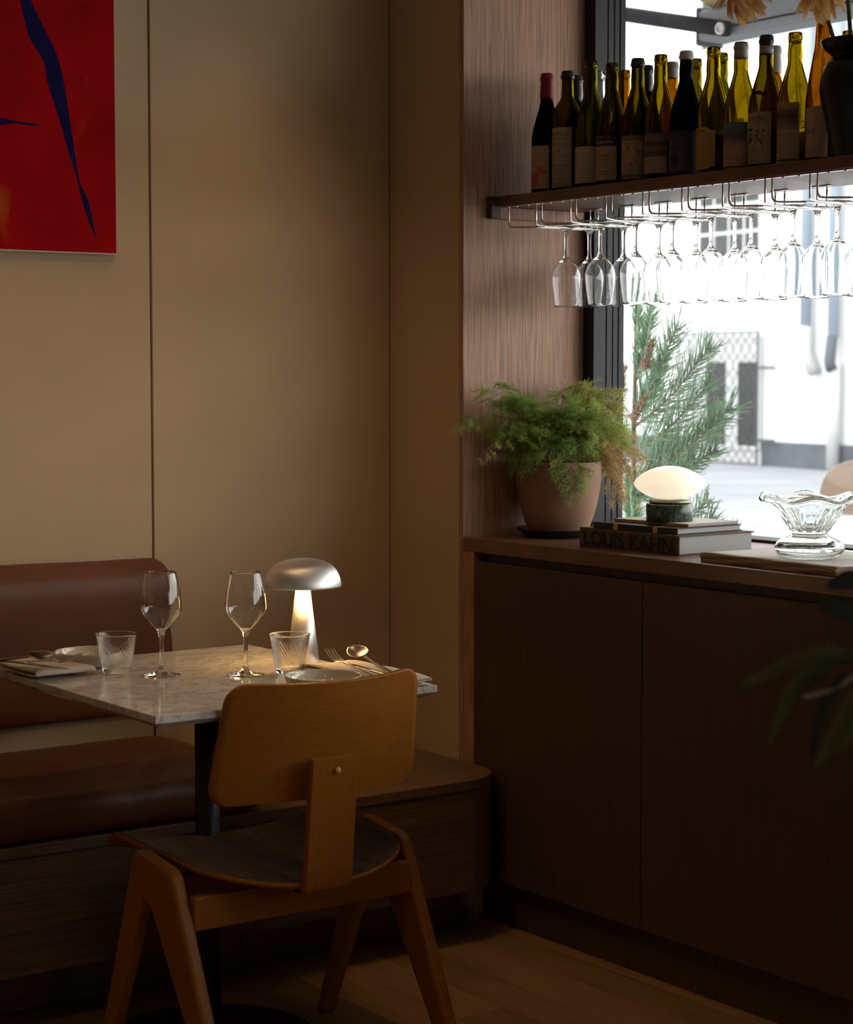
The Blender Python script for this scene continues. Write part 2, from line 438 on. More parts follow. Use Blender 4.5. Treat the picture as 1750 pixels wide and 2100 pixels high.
# ------------------------------------------------------------------ mesh helpers
class MB:
    def __init__(self):
        self.v, self.f, self.s, self.m = [], [], [], []
        self.mi = 0

    def add(self, vs, fs, smooth=False):
        o = len(self.v)
        self.v += [tuple(p) for p in vs]
        for f in fs:
            self.f.append([i + o for i in f])
            self.s.append(smooth)
            self.m.append(self.mi)
        return self

    def bm(self, b, smooth=False):
        b.verts.index_update()
        self.add([v.co[:] for v in b.verts], [[v.index for v in f.verts] for f in b.faces], smooth)
        b.free()
        return self

    def box(self, x0, x1, y0, y1, z0, z1, bev=0.0, seg=2, rot=0.0, piv=None):
        b = bmesh.new()
        bmesh.ops.create_cube(b, size=1)
        for v in b.verts:
            v.co = Vector((x0 + (v.co.x + .5) * (x1 - x0), y0 + (v.co.y + .5) * (y1 - y0), z0 + (v.co.z + .5) * (z1 - z0)))
        if bev:
            bmesh.ops.bevel(b, geom=list(b.edges), offset=bev, segments=seg, affect='EDGES', profile=0.5)
        if rot:
            p = Vector(piv) if piv else Vector(((x0 + x1) / 2, (y0 + y1) / 2, 0))
            bmesh.ops.rotate(b, cent=p, matrix=Matrix.Rotation(rot, 3, 'Z'), verts=b.verts)
        return self.bm(b)

    def lathe(self, prof, seg=32, c=(0, 0, 0), smooth=True, fn=None, closed=False):
        vs, fs = [], []
        n = len(prof)
        for r, z in prof:
            for k in range(seg):
                a = 2 * pi * k / seg
                rr, zz = (r, z) if fn is None else fn(r, z, a)
                vs.append((c[0] + rr * cos(a), c[1] + rr * sin(a), c[2] + zz))
        for i in range(n - 1):
            for k in range(seg):
                a, b2 = i * seg + k, i * seg + (k + 1) % seg
                fs.append((a, b2, b2 + seg, a + seg))
        if closed:
            for k in range(seg):
                a, b2 = (n - 1) * seg + k, (n - 1) * seg + (k + 1) % seg
                fs.append((a, b2, (k + 1) % seg, k))
        else:
            if prof[0][0] > 1e-6:
                fs.append(tuple(reversed(range(seg))))
            if prof[-1][0] > 1e-6:
                fs.append(tuple(range((n - 1) * seg, n * seg)))
        return self.add(vs, fs, smooth)

    def tube(self, pts, r, seg=8, smooth=True, cap=True, flat=None):
        P = [Vector(p) for p in pts]
        n = len(P)
        rr = r if isinstance(r, (list, tuple)) else [r] * n
        vs, fs = [], []
        up = Vector((0, 0, 1))
        prev = None
        for i, p in enumerate(P):
            t = (P[min(i + 1, n - 1)] - P[max(i - 1, 0)])
            if t.length < 1e-9:
                t = Vector((0, 0, 1))
            t.normalize()
            if prev is None:
                ref = up if abs(t.z) < 0.95 else Vector((1, 0, 0))
                a = t.cross(ref).normalized()
            else:
                a = (prev - t * prev.dot(t))
                a = a.normalized() if a.length > 1e-6 else t.cross(up).normalized()
            prev = a
            b2 = t.cross(a).normalized()
            for k in range(seg):
                an = 2 * pi * k / seg
                f2 = 1 if flat is None else flat
                vs.append(p + a * (rr[i] * cos(an)) + b2 * (rr[i] * f2 * sin(an)))
        for i in range(n - 1):
            for k in range(seg):
                q, w = i * seg + k, i * seg + (k + 1) % seg
                fs.append((q, w, w + seg, q + seg))
        if cap:
            fs.append(tuple(reversed(range(seg))))
            fs.append(tuple(range((n - 1) * seg, n * seg)))
        return self.add(vs, fs, smooth)

    def prism(self, poly, d0, d1, axis='Z', bev=0.0, seg=2, smooth=False):
        """poly: 2D outline; extruded d0..d1 along axis. Z:(x,y) X:(y,z) Y:(x,z)"""
        b = bmesh.new()

        def P(p, d):
            return {'Z': (p[0], p[1], d), 'X': (d, p[0], p[1]), 'Y': (p[0], d, p[1])}[axis]
        lo = [b.verts.new(P(p, d0)) for p in poly]
        hi = [b.verts.new(P(p, d1)) for p in poly]
        n = len(poly)
        f1 = b.faces.new(lo)
        f2 = b.faces.new(hi)
        for i in range(n):
            b.faces.new((lo[i], lo[(i + 1) % n], hi[(i + 1) % n], hi[i]))
        bmesh.ops.recalc_face_normals(b, faces=b.faces)
        if bev:
            es = [e for e in b.edges if (f1 in e.link_faces) or (f2 in e.link_faces)]
            bmesh.ops.bevel(b, geom=es, offset=bev, segments=seg, affect='EDGES', profile=0.5)
        return self.bm(b, smooth)

    def grid(self, fn, nu, nv, thick=None, smooth=True, wrap_u=False):
        vs, fs = [], []
        for i in range(nu + (0 if wrap_u else 1)):
            for j in range(nv + 1):
                vs.append(fn(i / nu, j / nv))
        w = nv + 1
        for i in range(nu):
            i2 = (i + 1) % nu if wrap_u else i + 1
            for j in range(nv):
                fs.append((i * w + j, i2 * w + j, i2 * w + j + 1, i * w + j + 1))
        if thick is None:
            return self.add(vs, fs, smooth)
        b = bmesh.new()
        bv = [b.verts.new(p) for p in vs]
        for f in fs:
            b.faces.new([bv[k] for k in f])
        bmesh.ops.recalc_face_normals(b, faces=b.faces)
        bmesh.ops.solidify(b, geom=list(b.faces), thickness=thick)
        return self.bm(b, smooth)

    def xform(self, mtx):
        self.v = [tuple(mtx @ Vector(p)) for p in self.v]
        return self

    def mesh(self, name, mats):
        me = bpy.data.meshes.new(name)
        me.from_pydata(self.v, [], self.f)
        mats = mats if isinstance(mats, (list, tuple)) else [mats]
        for mt in mats:
            me.materials.append(mt)
        me.polygons.foreach_set('use_smooth', self.s)
        me.polygons.foreach_set('material_index', self.m)
        me.update()
        return me

    def build(self, name, mats, parent=None, loc=(0, 0, 0), rot=(0, 0, 0), **kw):
        return link(name, self.mesh(name, mats), parent, loc, rot, **kw)


def link(name, me, parent=None, loc=(0, 0, 0), rot=(0, 0, 0), **kw):
    o = bpy.data.objects.new(name, me)
    o.location = loc
    o.rotation_euler = rot
    if parent is not None:
        o.parent = parent
    COL.objects.link(o)
    for k, v in kw.items():
        o[k] = v
    return o


def thing(name, label, cat, loc=(0, 0, 0), rz=0.0, group=None, rot=None):
    o = bpy.data.objects.new(name, None)
    o.empty_display_size = 0.05
    o.location = loc
    o.rotation_euler = rot or (0, 0, rz)
    COL.objects.link(o)
    o['label'] = label
    o['category'] = cat
    if group:
        o['group'] = group
    return o


def tag(o, label, cat, group=None):
    o['label'] = label
    o['category'] = cat
    if group:
        o['group'] = group
    return o


def structure(name, loc=(0, 0, 0), label=None):
    o = bpy.data.objects.new(name, None)
    o.empty_display_size = 0.05
    o.location = loc
    COL.objects.link(o)
    o['kind'] = 'structure'
    if label:
        o['label'] = label
    return o


def dup(root, loc, rz, label, group=None):
    r = root.copy()
    COL.objects.link(r)
    r.location = loc
    r.rotation_euler = (0, 0, rz)
    r['label'] = label
    if group:
        r['group'] = group
    for ch in list(root.children):
        c = ch.copy()
        COL.objects.link(c)
        c.parent = r
        for g in ch.children:
            d = g.copy()
            COL.objects.link(d)
            d.parent = c
    return r


_font_cache = {}


def text_mesh(s, size=1.0, bold=0.0):
    """2D triangles of a word from the built-in font, left/baseline origin"""
    if (s, bold) in _font_cache:
        vs, fs = _font_cache[(s, bold)]
    else:
        cu = bpy.data.curves.new('word', 'FONT')
        cu.body = s
        cu.size = 1.0
        cu.resolution_u = 3
        cu.offset = bold
        o = bpy.data.objects.new('word', cu)
        COL.objects.link(o)
        dg = bpy.context.evaluated_depsgraph_get()
        me = bpy.data.meshes.new_from_object(o.evaluated_get(dg))
        vs = [(v.co.x, v.co.y) for v in me.vertices]
        fs = [tuple(p.vertices) for p in me.polygons]
        bpy.data.objects.remove(o)
        bpy.data.curves.remove(cu)
        bpy.data.meshes.remove(me)
        _font_cache[(s, bold)] = (vs, fs)
    return [(x * size, y * size) for x, y in vs], fs


def smooth_path(pts, n=8):
    """Catmull-Rom through points"""
    P = [Vector(p) for p in pts]
    out = []
    for i in range(len(P) - 1):
        p0, p1, p2, p3 = P[max(i - 1, 0)], P[i], P[i + 1], P[min(i + 2, len(P) - 1)]
        for k in range(n):
            t = k / n
            out.append(0.5 * ((2 * p1) + (p2 - p0) * t + (2 * p0 - 5 * p1 + 4 * p2 - p3) * t * t + (3 * p1 - p0 - 3 * p2 + p3) * t ** 3))
    out.append(P[-1])
    return out


def rrect(w, h, r, n=5, cx=0.0, cy0=0.0):
    pts = []
    for sx, sy, a0 in ((1, 1, 0), (-1, 1, 90), (-1, -1, 180), (1, -1, 270)):
        for k in range(n + 1):
            a = R(a0 + 90 * k / n)
            pts.append((cx + sx * (w / 2 - r) + r * cos(a), cy0 + sy * (h / 2 - r) + r * sin(a)))
    return pts


# ================================================================== SETTING
YW = 4.136        # back wall
XC = 2.85         # cabinet / return wall plane
YN = 3.83         # niche panel plane
HC = 0.928        # counter height
ZC = 2.75         # ceiling

# floor with its boards
fl = structure('floor')
MB().box(-3.0, 3.5, -3.0, 4.2, -0.10, -0.016).build('floor_base', M['groove'], fl)
bw = 0.12
x = 1.785 - bw * 20
rb = random.Random(3)
col_i = 0
while x < 2.93:
    y = -0.6 - rb.random() * 1.2
    if x > -0.7:
        while y < 4.13:
            L = 1.1 + rb.random() * 0.9
            if abs(x - 2.145) < 0.02 and y < 2.2 < y + L + 1.2:
                L = 3.738 - y if 3.738 - y < 2.6 else L
            y1 = min(y + L, 4.13)
            if y1 - y > 0.05:
                mb = MB().box(-bw / 2 + .0006, bw / 2 - .0006, .0006, (y1 - y) - .0006, -0.016, 0.0, 0.0010, 1)
                mb.build('board', M['floor'], fl, (x + bw / 2, y, rb.uniform(-0.0002, 0.0)))
            y = y1
    x += bw
    col_i += 1

# back wall: large painted panels with open joints
wb = structure('wall_back')
MB().box(-3.0, XC + .1, YW + .014, YW + .12, 0, ZC).build('wall_core', M['groove'], wb)
for x0, x1 in ((-3.0, 0.90), (0.905, 2.1755), (2.181, XC - .0035)):
    MB().box(x0, x1, YW, YW + .0139, 0, ZC, 0.0012, 1).build('panel', M['wall'], wb)

# return wall between the corner and the niche, facing the room's left
wr = structure('wall_right')
MB().box(XC, 3.318, YN + .016, YW + .11, 0, ZC).build('wall_face', M['wall'], wr)
# window wall under and above the opening, further along
MB().box(3.322, 3.40, -3.0, YN + .016, -0.12, 0.88).build('wall_below_window', M['wall'], wr)
MB().box(3.225, 3.40, -3.0, YN + .016, 2.52, ZC).build('wall_above_window', M['veneer'], wr)
MB().box(3.225, 3.40, -3.0, -1.5, 0.88, 2.52).build('wall_pier', M['veneer'], wr)
wl = structure('wall_left')
MB().box(-3.1, -3.0, -3.1, YW + .1, 0, ZC).build('wall_face', M['wall'], wl)
wf = structure('wall_front')
MB().box(-3.0, 3.46, -3.1, -3.0, 0, ZC).build('wall_face', M['wall'], wf)
ce = structure('ceiling')
MB().box(-3.1, 3.46, -3.1, YW + .12, ZC, ZC + .1).build('ceiling_face', M['ceiling'], ce)

# stained oak lining of the window niche
tr = structure('trim_1')
MB().box(XC, 3.2235, YN, YN + .015, 0.0, ZC, 0.0006, 1).build('wood_panel', M['veneer'], tr)

# window
w1 = structure('window_1')
jy = 3.79
MB().box(3.224, 3.262, jy, YN, HC, 2.52).box(3.2245, 3.322, jy + .004, YN + .015, HC, 2.52).build('window_frame', M['frame'], w1)
MB().box(3.2232, 3.2242, jy - .0002, YN, HC, 2.52).build('shaded_frame_face', M['frame_black'], w1)  # dark sheet painting the shade on the frame's room-facing side
MB().box(3.266, 3.284, jy + .0005, jy + .01, HC, 2.52, 0.001, 1).box(3.287, 3.303, jy + .0012, jy + .01, HC, 2.52, 0.001, 1).build('frame_rib', M['frame'], w1)
MB().box(3.306, 3.322, jy + .0006, jy + .012, HC, 2.52).build('gasket', M['frame_black'], w1)
MB().lathe([(0.0035, 0), (0.0035, 0.0008), (0.0018, 0.0012), (0.0016, 0.0004), (0.0, 0.0004)], 14).build('screw', M['chrome'], w1, (3.2465, jy, 2.044), (R(90), 0, 0))
for y in (1.86, -1.5):
    MB().box(3.30, 3.40, y - .03, y + .03, HC, 2.52).build('mullion', M['frame'], w1)
MB().box(3.30, 3.40, -1.5, jy, 2.47, 2.52).build('top_rail', M['frame'], w1)
MB().box(3.322, 3.40, -1.5, jy + .004, 0.88, HC + .006).build('bottom_rail', M['frame_black'], w1)
for y0, y1 in ((1.89, jy + .006), (-1.47, 1.83)):
    MB().box(3.330, 3.336, y0, y1, HC + .006, 2.47).build('glass_pane', M['pane'], w1)

# ================================================================== CABINET AND COUNTER
ct = MB().box(XC, 3.322, -1.45, YN, HC - .033, HC, 0.0015, 2).build('worktop', M['counter'])
tag(ct, 'long brown wooden worktop along the window, carrying the plant pot and books', 'worktop')

cb = thing('cabinet', 'low stained wooden cabinet run with plain flat doors, shade in their colour, under the window', 'cabinet', (XC, YN, 0))
MB().box(.03, .45, -5.2, -.002, .11, HC - .034).build('body', M['door'], cb)
MB().box(.0, .028, -.0425, -.001, .0, HC - .0335, 0.0008, 1).build('side_stile', M['veneer'], cb)
yy = -.0445
for k in range(7):
    y1 = yy - (.5995 if k == 0 else .66)
    MB().box(.0, .02, y1 + .0012, yy - .0012, .118, .874, 0.001, 1).build('door', M['door'], cb)
    yy = y1
MB().box(.048, .06, -5.2, -.044, .0, .100).build('plinth', M['door'], cb)

# ================================================================== BENCH
bn = thing('banquette_bench', 'dark wooden built-in bench base with rounded end touching the cabinet', 'bench', (0, YW, 0))


def bench_poly(front, end, r, x0=-.6, back=-.004):
    pts = [(x0, back), (x0, front), (end - r, front)]
    for k in range(1, 13):
        a = R(-90 + 90 * k / 12)
        pts.append((end - r + r * cos(a), front + r + r * sin(a)))
    pts.append((end, back))
    return pts


MB().prism(bench_poly(-.516, 2.843, .13), .364, .388, 'Z', 0.002, 2).build('seat_board', M['bench'], bn)
# curved front panels: one long straight, one running round the end
fp = bench_poly(-.512, 2.839, .126)
MB().box(-.6, 2.1435, -.512, -.494, .128, .3625).build('front_panel', M['bench'], bn)


def curved_panel(x0, front, end, r, z0, z1, t, yend):
    out, inn = [(x0, front)], [(x0, front + t)]
    for k in range(0, 13):
        a = R(-90 + 90 * k / 12)
        out.append((end - r + r * cos(a), front + r + r * sin(a)))
        inn.append((end - r + (r - t) * cos(a), front + r + (r - t) * sin(a)))
    out.append((end, yend))
    inn.append((end - t, yend))
    mb = MB()
    n = len(out)
    vs = [(p[0], p[1], z) for z in (z0, z1) for p in out] + [(p[0], p[1], z) for z in (z0, z1) for p in inn]
    fs = []
    for i in range(n - 1):
        fs.append((i, i + 1, n + i + 1, n + i))
        fs.append((2 * n + i + 1, 2 * n + i, 3 * n + i, 3 * n + i + 1))
        fs.append((n + i, n + i + 1, 3 * n + i + 1, 3 * n + i))
        fs.append((i + 1, i, 2 * n + i, 2 * n + i + 1))
    fs.append((0, n, 3 * n, 2 * n))
    fs.append((n - 1, 3 * n - 1, 4 * n - 1, 2 * n - 1))
    mb.add(vs, fs)
    return mb


curved_panel(2.1465, -.512, 2.839, .126, .128, .3625, .018, -.30).build('front_panel', M['bench'], bn)
MB().box(-.6, 2.2005, -.352, -.336, .004, .126).build('plinth', M['bench'], bn)
curved_panel(2.2035, -.352, 2.82, .03, .004, .126, .016, -.30).build('plinth', M['bench'], bn)


def cushion(prof, x0, x1, end=0.05, nx=60, amp=0.003, ns=7.0, seed=0.0, both=False):
    """closed (y,z) outline swept along x with a rolled end; gentle creasing"""
    n = len(prof)
    cyv = sum(p[0] for p in prof) / n
    czv = sum(p[1] for p in prof) / n
    secs = []
    for i in range(nx + 1):
        t = i / nx
        xx = x0 + (x1 - x0) * t
        secs.append((xx, 0.0))
    rows = []
    for xx, _ in secs:
        rows.append((xx, 1.0, 0.0))
    # rolled end
    for k in range(1, 9):
        a = R(90 * k / 8)
        rows.append((x1 + end * sin(a), 1.0, end * (1 - cos(a))))
    mb = MB()
    vs, fs = [], []
    for xx, s, inset in rows:
        for (py, pz) in prof:
            d = Vector((py - cyv, pz - czv))
            L = d.length
            q = max(0.0, 1 - inset / max(L, 1e-6))
            yv, zv = cyv + d.x * q, czv + d.y * q
            nn = noise.noise(Vector((xx * ns, yv * ns, zv * ns + seed))) * amp + noise.noise(Vector((xx * ns * 2.7, yv * ns * 2.7, zv * ns * 2.7 + seed))) * amp * .4
            u = d.normalized() if L > 1e-6 else d
            vs.append((xx, yv + u.x * nn, zv + u.y * nn))
    m_ = len(rows)
    for i in range(m_ - 1):
        for k in range(n):
            a, b2 = i * n + k, i * n + (k + 1) % n
            fs.append((a, a + n, b2 + n, b2))
    fs.append(tuple(range(n)))
    fs.append(tuple(reversed(range((m_ - 1) * n, m_ * n))))
    mb.add(vs, fs, True)
    return mb


# seat pad: rounded slab in (y,z)
sp = [(y, z) for y, z in rrect(.525, .088, .030, 6)]
sp = []
for (a, b2) in rrect(.525, .086, .034, 6):
    sp.append((a, b2))
# finer sampling of the long sides
fine = []
for i in range(len(sp)):
    p, q = sp[i], sp[(i + 1) % len(sp)]
    L = math.hypot(q[0] - p[0], q[1] - p[1])
    k = max(1, int(L / .02))
    for j in range(k):
        fine.append((p[0] + (q[0] - p[0]) * j / k, p[1] + (q[1] - p[1]) * j / k))
seat = thing('seat_cushion', 'long brown leather seat cushion lying on the wooden bench', 'cushion', (0, YW - .2675, .388 + .0485))
smb = cushion(fine, 0.2, 2.13, .05, 110, .0045, 6.0)


def puff(p):
    x_, y_, z_ = p
    if z_ > 0:
        z_ += 0.010 * max(0, 1 - (y_ / .27) ** 2)
        # creases where people sit
        for (cx_, cy_, a_) in ((1.75, -.02, .6), (1.15, .02, -.4), (1.95, -.12, .9), (0.7, .0, .5)):
            u = (x_ - cx_) * cos(a_) + (y_ - cy_) * sin(a_)
            w = -(x_ - cx_) * sin(a_) + (y_ - cy_) * cos(a_)
            z_ += -0.006 * math.exp(-(u / .16) ** 2 - (w / .02) ** 2) + 0.005 * math.exp(-(u / .16) ** 2 - ((w - .03) / .02) ** 2)
    if y_ < -.24:
        y_ += 0.0045 * sin(x_ * 42 + z_ * 90) * max(0, sin(x_ * 6.0)) * (1 if z_ > -.03 else .3)
    return (x_, y_, z_)


smb.v = [puff(p) for p in smb.v]
smb.build('leather_pad', M['leather'], seat)

backc = thing('back_cushion', 'long brown leather back cushion mounted on the beige wall above the bench', 'cushion', (0, YW, 0))
bp_ = [(-.002, .535), (-.022, .533), (-.040, .545), (-.052, .60), (-.060, .68), (-.066, .76), (-.070, .815), (-.068, .846), (-.060, .868), (-.044, .886), (-.024, .894), (-.002, .894)]
bq = [(p.x, p.y) for p in smooth_path([(a, b2, 0) for a, b2 in bp_], 3)]
nb = [(-.002, .894 - (.359) * k / 10) for k in range(1, 10)]
cushion(bq + nb, 0.2, 2.158, .042, 90, .0022, 5.0, 4.0).build('leather_pad', M['leather'], backc)

# ================================================================== PAINTING
pt = thing('painting', 'abstract red canvas painting with dark blue strokes hanging on the beige wall', 'painting', (2.079, YW, 1.588))
MB().box(-1.10, 0, -.026, -.003, 0, 1.20, 0.0015, 1).build('canvas', M['canvas_edge'], pt)
MB().box(-1.0985, -.0015, -.0266, -.0262, 0.0035, 1.1985).build('painted_face', M['red'], pt)


def stroke(left, right, nm='blue_stroke'):
    """flat brush shape from its two outlines ((x,z) from the lower right corner of the canvas)"""
    L = smooth_path([(a, 0, b2) for a, b2 in left], 5)
    Rr = smooth_path([(a, 0, b2) for a, b2 in right], 5)
    n = min(len(L), len(Rr))
    vs, fs = [], []
    for i in range(n):
        vs += [(L[i].x, -.0269, L[i].z), (Rr[i].x, -.0269, Rr[i].z)]
    for i in range(n - 1):
        fs.append((2 * i, 2 * i + 1, 2 * i + 3, 2 * i + 2))
    return MB().add(vs, fs).build(nm, M['blue_paint'], pt)


def pxp(px, py):
    # canvas-plane measurements: metres from the lower right corner of the canvas
    k = 0.0011935
    return (-(235 - px) * k, (528 - py - (235 - px) * .032) * k)


stroke([pxp(*q) for q in ((30, -60), (35, 0), (43, 60), (60, 128), (88, 172), (97, 215), (118, 275), (136, 334), (153, 385), (160, 414), (174, 458), (190, 495))],
       [pxp(*q) for q in ((32, -60), (39, 0), (62, 57), (96, 122), (116, 160), (130, 212), (140, 275), (147, 318), (153, 360), (160, 393), (178, 433), (191, 495))])
stroke([pxp(*q) for q in ((-60, 268), (-20, 275), (0, 279), (28, 284), (60, 287), (85, 289))], [pxp(*q) for q in ((-60, 300), (-20, 297), (0, 294), (28, 289), (60, 291), (85, 290))])
stroke([pxp(*q) for q in ((170, -12), (180, 0), (190, 12), (200, 32))], [pxp(*q) for q in ((190, -14), (192, 0), (197, 14), (201, 34))])
stroke([pxp(*q) for q in ((77, 3), (88, 0), (100, -3), (112, -12))], [pxp(*q) for q in ((78, 4), (88, 2), (102, 1), (116, -2))])

# ================================================================== TABLE
TZ = 0.73
tb = thing('dining_table', 'square white marble topped table on a black steel column', 'table', (1.90, 3.392, 0))
MB().prism([(-.298, -.352), (.302, -.352), (.302, .352), (-.298, .352)], TZ - .014, TZ, 'Z', 0.0015, 2).build('marble_top', M['marble'], tb)
vs = []
b_ = bmesh.new()
vv0 = [b_.verts.new(p) for p in ((-.297, -.351, TZ - .0142), (.301, -.351, TZ - .0142), (.301, .351, TZ - .0142), (-.297, .351, TZ - .0142))]
vv1 = [b_.verts.new(p) for p in ((-.280, -.334, TZ - .024), (.284, -.334, TZ - .024), (.284, .334, TZ - .024), (-.280, .334, TZ - .024))]
b_.faces.new(vv0)
b_.faces.new(list(reversed(vv1)))
for i in range(4):
    b_.faces.new((vv0[i], vv1[i], vv1[(i + 1) % 4], vv0[(i + 1) % 4]))
bmesh.ops.recalc_face_normals(b_, faces=b_.faces)
MB().bm(b_).build('chamfered_underside', M['marble'], tb)
MB().lathe([(.024, .012), (.0245, .70)], 32).build('column', M['black'], tb)
MB().box(-.13, .13, -.13, .13, TZ - .030, TZ - .0242).build('top_plate', M['black'], tb)
MB().lathe([(.213, 0), (.215, .002), (.215, .008), (.212, .010), (.03, .013)], 64).build('foot_plate', M['black'], tb)

# ================================================================== CHAIR
ch = thing('dining_chair', 'honey beech dining chair with curved plywood back and dark walnut seat', 'chair', (1.943, 3.0, 0))


def aframe(nm, sx):
    """plank A-frame in the side plane; outline in (y,z)"""
    # leg centre lines: apex ~ (.20,.43); rear foot (-.03,0) front foot (.43,0)
    mb = MB()

    def leg(y0, y1):
        # tapered leg, widening to the shoulder
        return [(y0, y1)]
    outer = [(-.085, 0), (.120, .408), (.128, .420), (.140, .4275), (.158, .432), (.240, .438), (.262, .440), (.275, .434), (.283, .420), (.428, 0), (.392, 0), (.262, .335), (.250, .345), (.226, .345), (.214, .335), (-.048, 0)]
    outer = [(-.062, 0), (.124, .404), (.131, .418), (.145, .427), (.255, .442), (.270, .440), (.281, .428), (.440, 0), (.404, 0), (.2495, .338), (.242, .348), (.228, .350), (.214, .346), (.205, .336), (-.022, 0)]
    mb.prism(outer, -.014, .014, 'X', .0075, 3)
    return mb.build(nm, M['beech_up'], ch, (sx, 0, 0))


aframe('side_frame', -.252)
aframe('side_frame', .250)
# rails between the frames
MB().box(-.238, .236, .094, .114, .322, .384, .003, 2).build('rear_rail', M['beech'], ch)
MB().box(-.238, .236, .275, .295, .330, .378, .003, 2).build('front_rail', M['beech'], ch)
for sx in (-.12, .12):
    MB().prism([(.10, .384), (.30, .379), (.31, .390), (.29, .398), (.11, .3905), (.09, .388)], sx - .011, sx + .011, 'X', .002, 1).build('seat_bearer', M['beech'], ch)


def seat_pt(u, v):
    # u 0..1 rear to front, v 0..1 left to right ; D-shaped shell dished across, rolled front lip
    y = -.001 + .421 * u
    if y < .15:
        t = (.15 - y) / .156
        hw = .222 * math.sqrt(max(0.0, 1 - min(1, t) ** 2.2)) * .95 + .012 * (1 - t)
    else:
        hw = .223 + .022 * min(1, max(0, (y - .24) / .14))
    hw = max(hw, .055)
    s = 2 * v - 1
    x = hw * s
    k = (x / .235) ** 2
    z = .4035 + .012 * u + .030 * k
    z -= .006 * (1 - k) * math.exp(-((y - .16) / .12) ** 2)
    if y > .31:
        d = (y - .31) / .11
        z += .008 * d - .030 * max(0, d - .6) ** 2 / .16
    return (x, y, z)


mb = MB()
mb.grid(seat_pt, 40, 34, thick=.010)
so = mb.build('seat', [M['walnut'], M['beech']], ch)
# the ply edge shows pale: give border faces the beech
for p in so.data.polygons:
    nrm = p.normal
    if abs(nrm.z) < .55:
        p.material_index = 1
    elif nrm.z < 0:
        p.material_index = 1


def back_pt(u, v):
    """u across, v up; curved plywood back, rounded corners handled by outline squeeze"""
    s = 2 * u - 1
    h = v
    # half width narrower at top
    hw = .217 - .018 * h
    zc = .664
    z = zc + (h - .5) * .214
    rc = .034
    # rounded corners: squeeze width near top/bottom
    dz = min(h, 1 - h) * .214
    if dz < rc:
        hw = hw - rc + math.sqrt(max(0, rc * rc - (rc - dz) ** 2))
    x = hw * s - .008
    y = -.004 + .060 * (abs(x) / .222) ** 2.0 - .036 * (h - .5) * 1.05
    z += 0.004 * (abs(s)) ** 2 * (h - .5) * 2
    return (x, y, z)


mb = MB()
nu, nv = 30, 26


def _vv(j):
    # cosine spacing for round corners
    return 0.5 - 0.5 * cos(pi * j)


mb.grid(lambda u, v: back_pt(u, _vv(v)), nu, nv, thick=.011)
mb.build('backrest', M['beech'], ch)
# bent spine strip: down the back, round the bend and under the seat
spts = [(-.0, -.026, .652), (0, -.0235, .60), (0, -.018, .54), (0, -.014, .48), (0, -.013, .455)]
path = [(-.040, .634), (-.035, .59), (-.029, .54), (-.024, .49), (-.020, .45), (-.018, .425), (-.014, .405), (-.008, .389), (.010, .381), (.03, .379), (.062, .3785)]
pp = smooth_path([(0, a, b2) for a, b2 in path], 4)
t = .015
out, inn = [], []
for i, p in enumerate(pp):
    d = (pp[min(i + 1, len(pp) - 1)] - pp[max(i - 1, 0)]).normalized()
    nrm = Vector((0, -d.z, d.y))
    # outward = away from the sitter / downwards
    out.append(p - nrm * 0)
    inn.append(p + Vector((0, -d.z, d.y)) * t)
# choose side so that the strip lies behind the given line
poly = [(p.y, p.z) for p in out] + [(p.y, p.z) for p in reversed(inn)]
MB().prism(poly, -.071, .028, 'X', .0018, 1).build('spine', M['beech_up'], ch)
b_ = bmesh.new()
bmesh.ops.create_uvsphere(b_, u_segments=14, v_segments=8, radius=.0062)
for v in b_.verts:
    v.co.y *= .7
MB().bm(b_, True).build('peg', plain('pale_peg', (0.62, 0.42, 0.22), .4), ch, (-.019, -.0405, .612))

# ================================================================== TABLEWARE
def glass_profile(h, foot, rmax, rim, zmax, zbowl, stem=.0040, t=.0011, cone=False):
    o = [(.0, .0), (foot * .96, .0), (foot, .0010), (foot, .0018), (foot * .6, .0045), (foot * .3, .0085), (stem * 1.6, .014), (stem * 1.1, .024), (stem, zbowl * .55), (stem * 1.15, zbowl * .86), (stem * 1.9, zbowl * .97), (stem * 3.0, zbowl * 1.03)]
    bowl = [(stem * 3.0, zbowl * 1.03), (rmax * .62, zbowl + (zmax - zbowl) * .30), (rmax * .88, zbowl + (zmax - zbowl) * .62), (rmax, zmax), (rmax * .985, zmax + (h - zmax) * .22), (rmax * .91, zmax + (h - zmax) * .55), (rim, h)]
    if cone:
        d = zmax - zbowl
        bowl = [(stem * 1.9, zbowl * 1.03), (rmax * .36, zbowl + d * .22), (rmax * .67, zbowl + d * .49), (rmax * .885, zbowl + d * .70), (rmax * .97, zbowl + d * .85), (rmax, zmax), (rmax * .945, zmax + (h - zmax) * .36), (rmax * .83, zmax + (h - zmax) * .72), (rim, h)]
        o[-2:] = [(stem * 1.4, zbowl * .93), (stem * 1.9, zbowl * 1.03)]
    bs = smooth_path([(a, 0, b2) for a, b2 in bowl], 5)
    pr = o[:-1] + [(p.x, p.z) for p in bs]
    inner = []
    for p in reversed(bs):
        if p.z > zbowl + .006:
            inner.append((max(p.x - t, .0005), max(p.z, zbowl + .006)))
    inner[0] = (rim - t, h)
    pr += [(rim - t * .5, h + .0005)] + inner + [(0.004, zbowl + .0055), (0, zbowl + .0052)]
    return pr


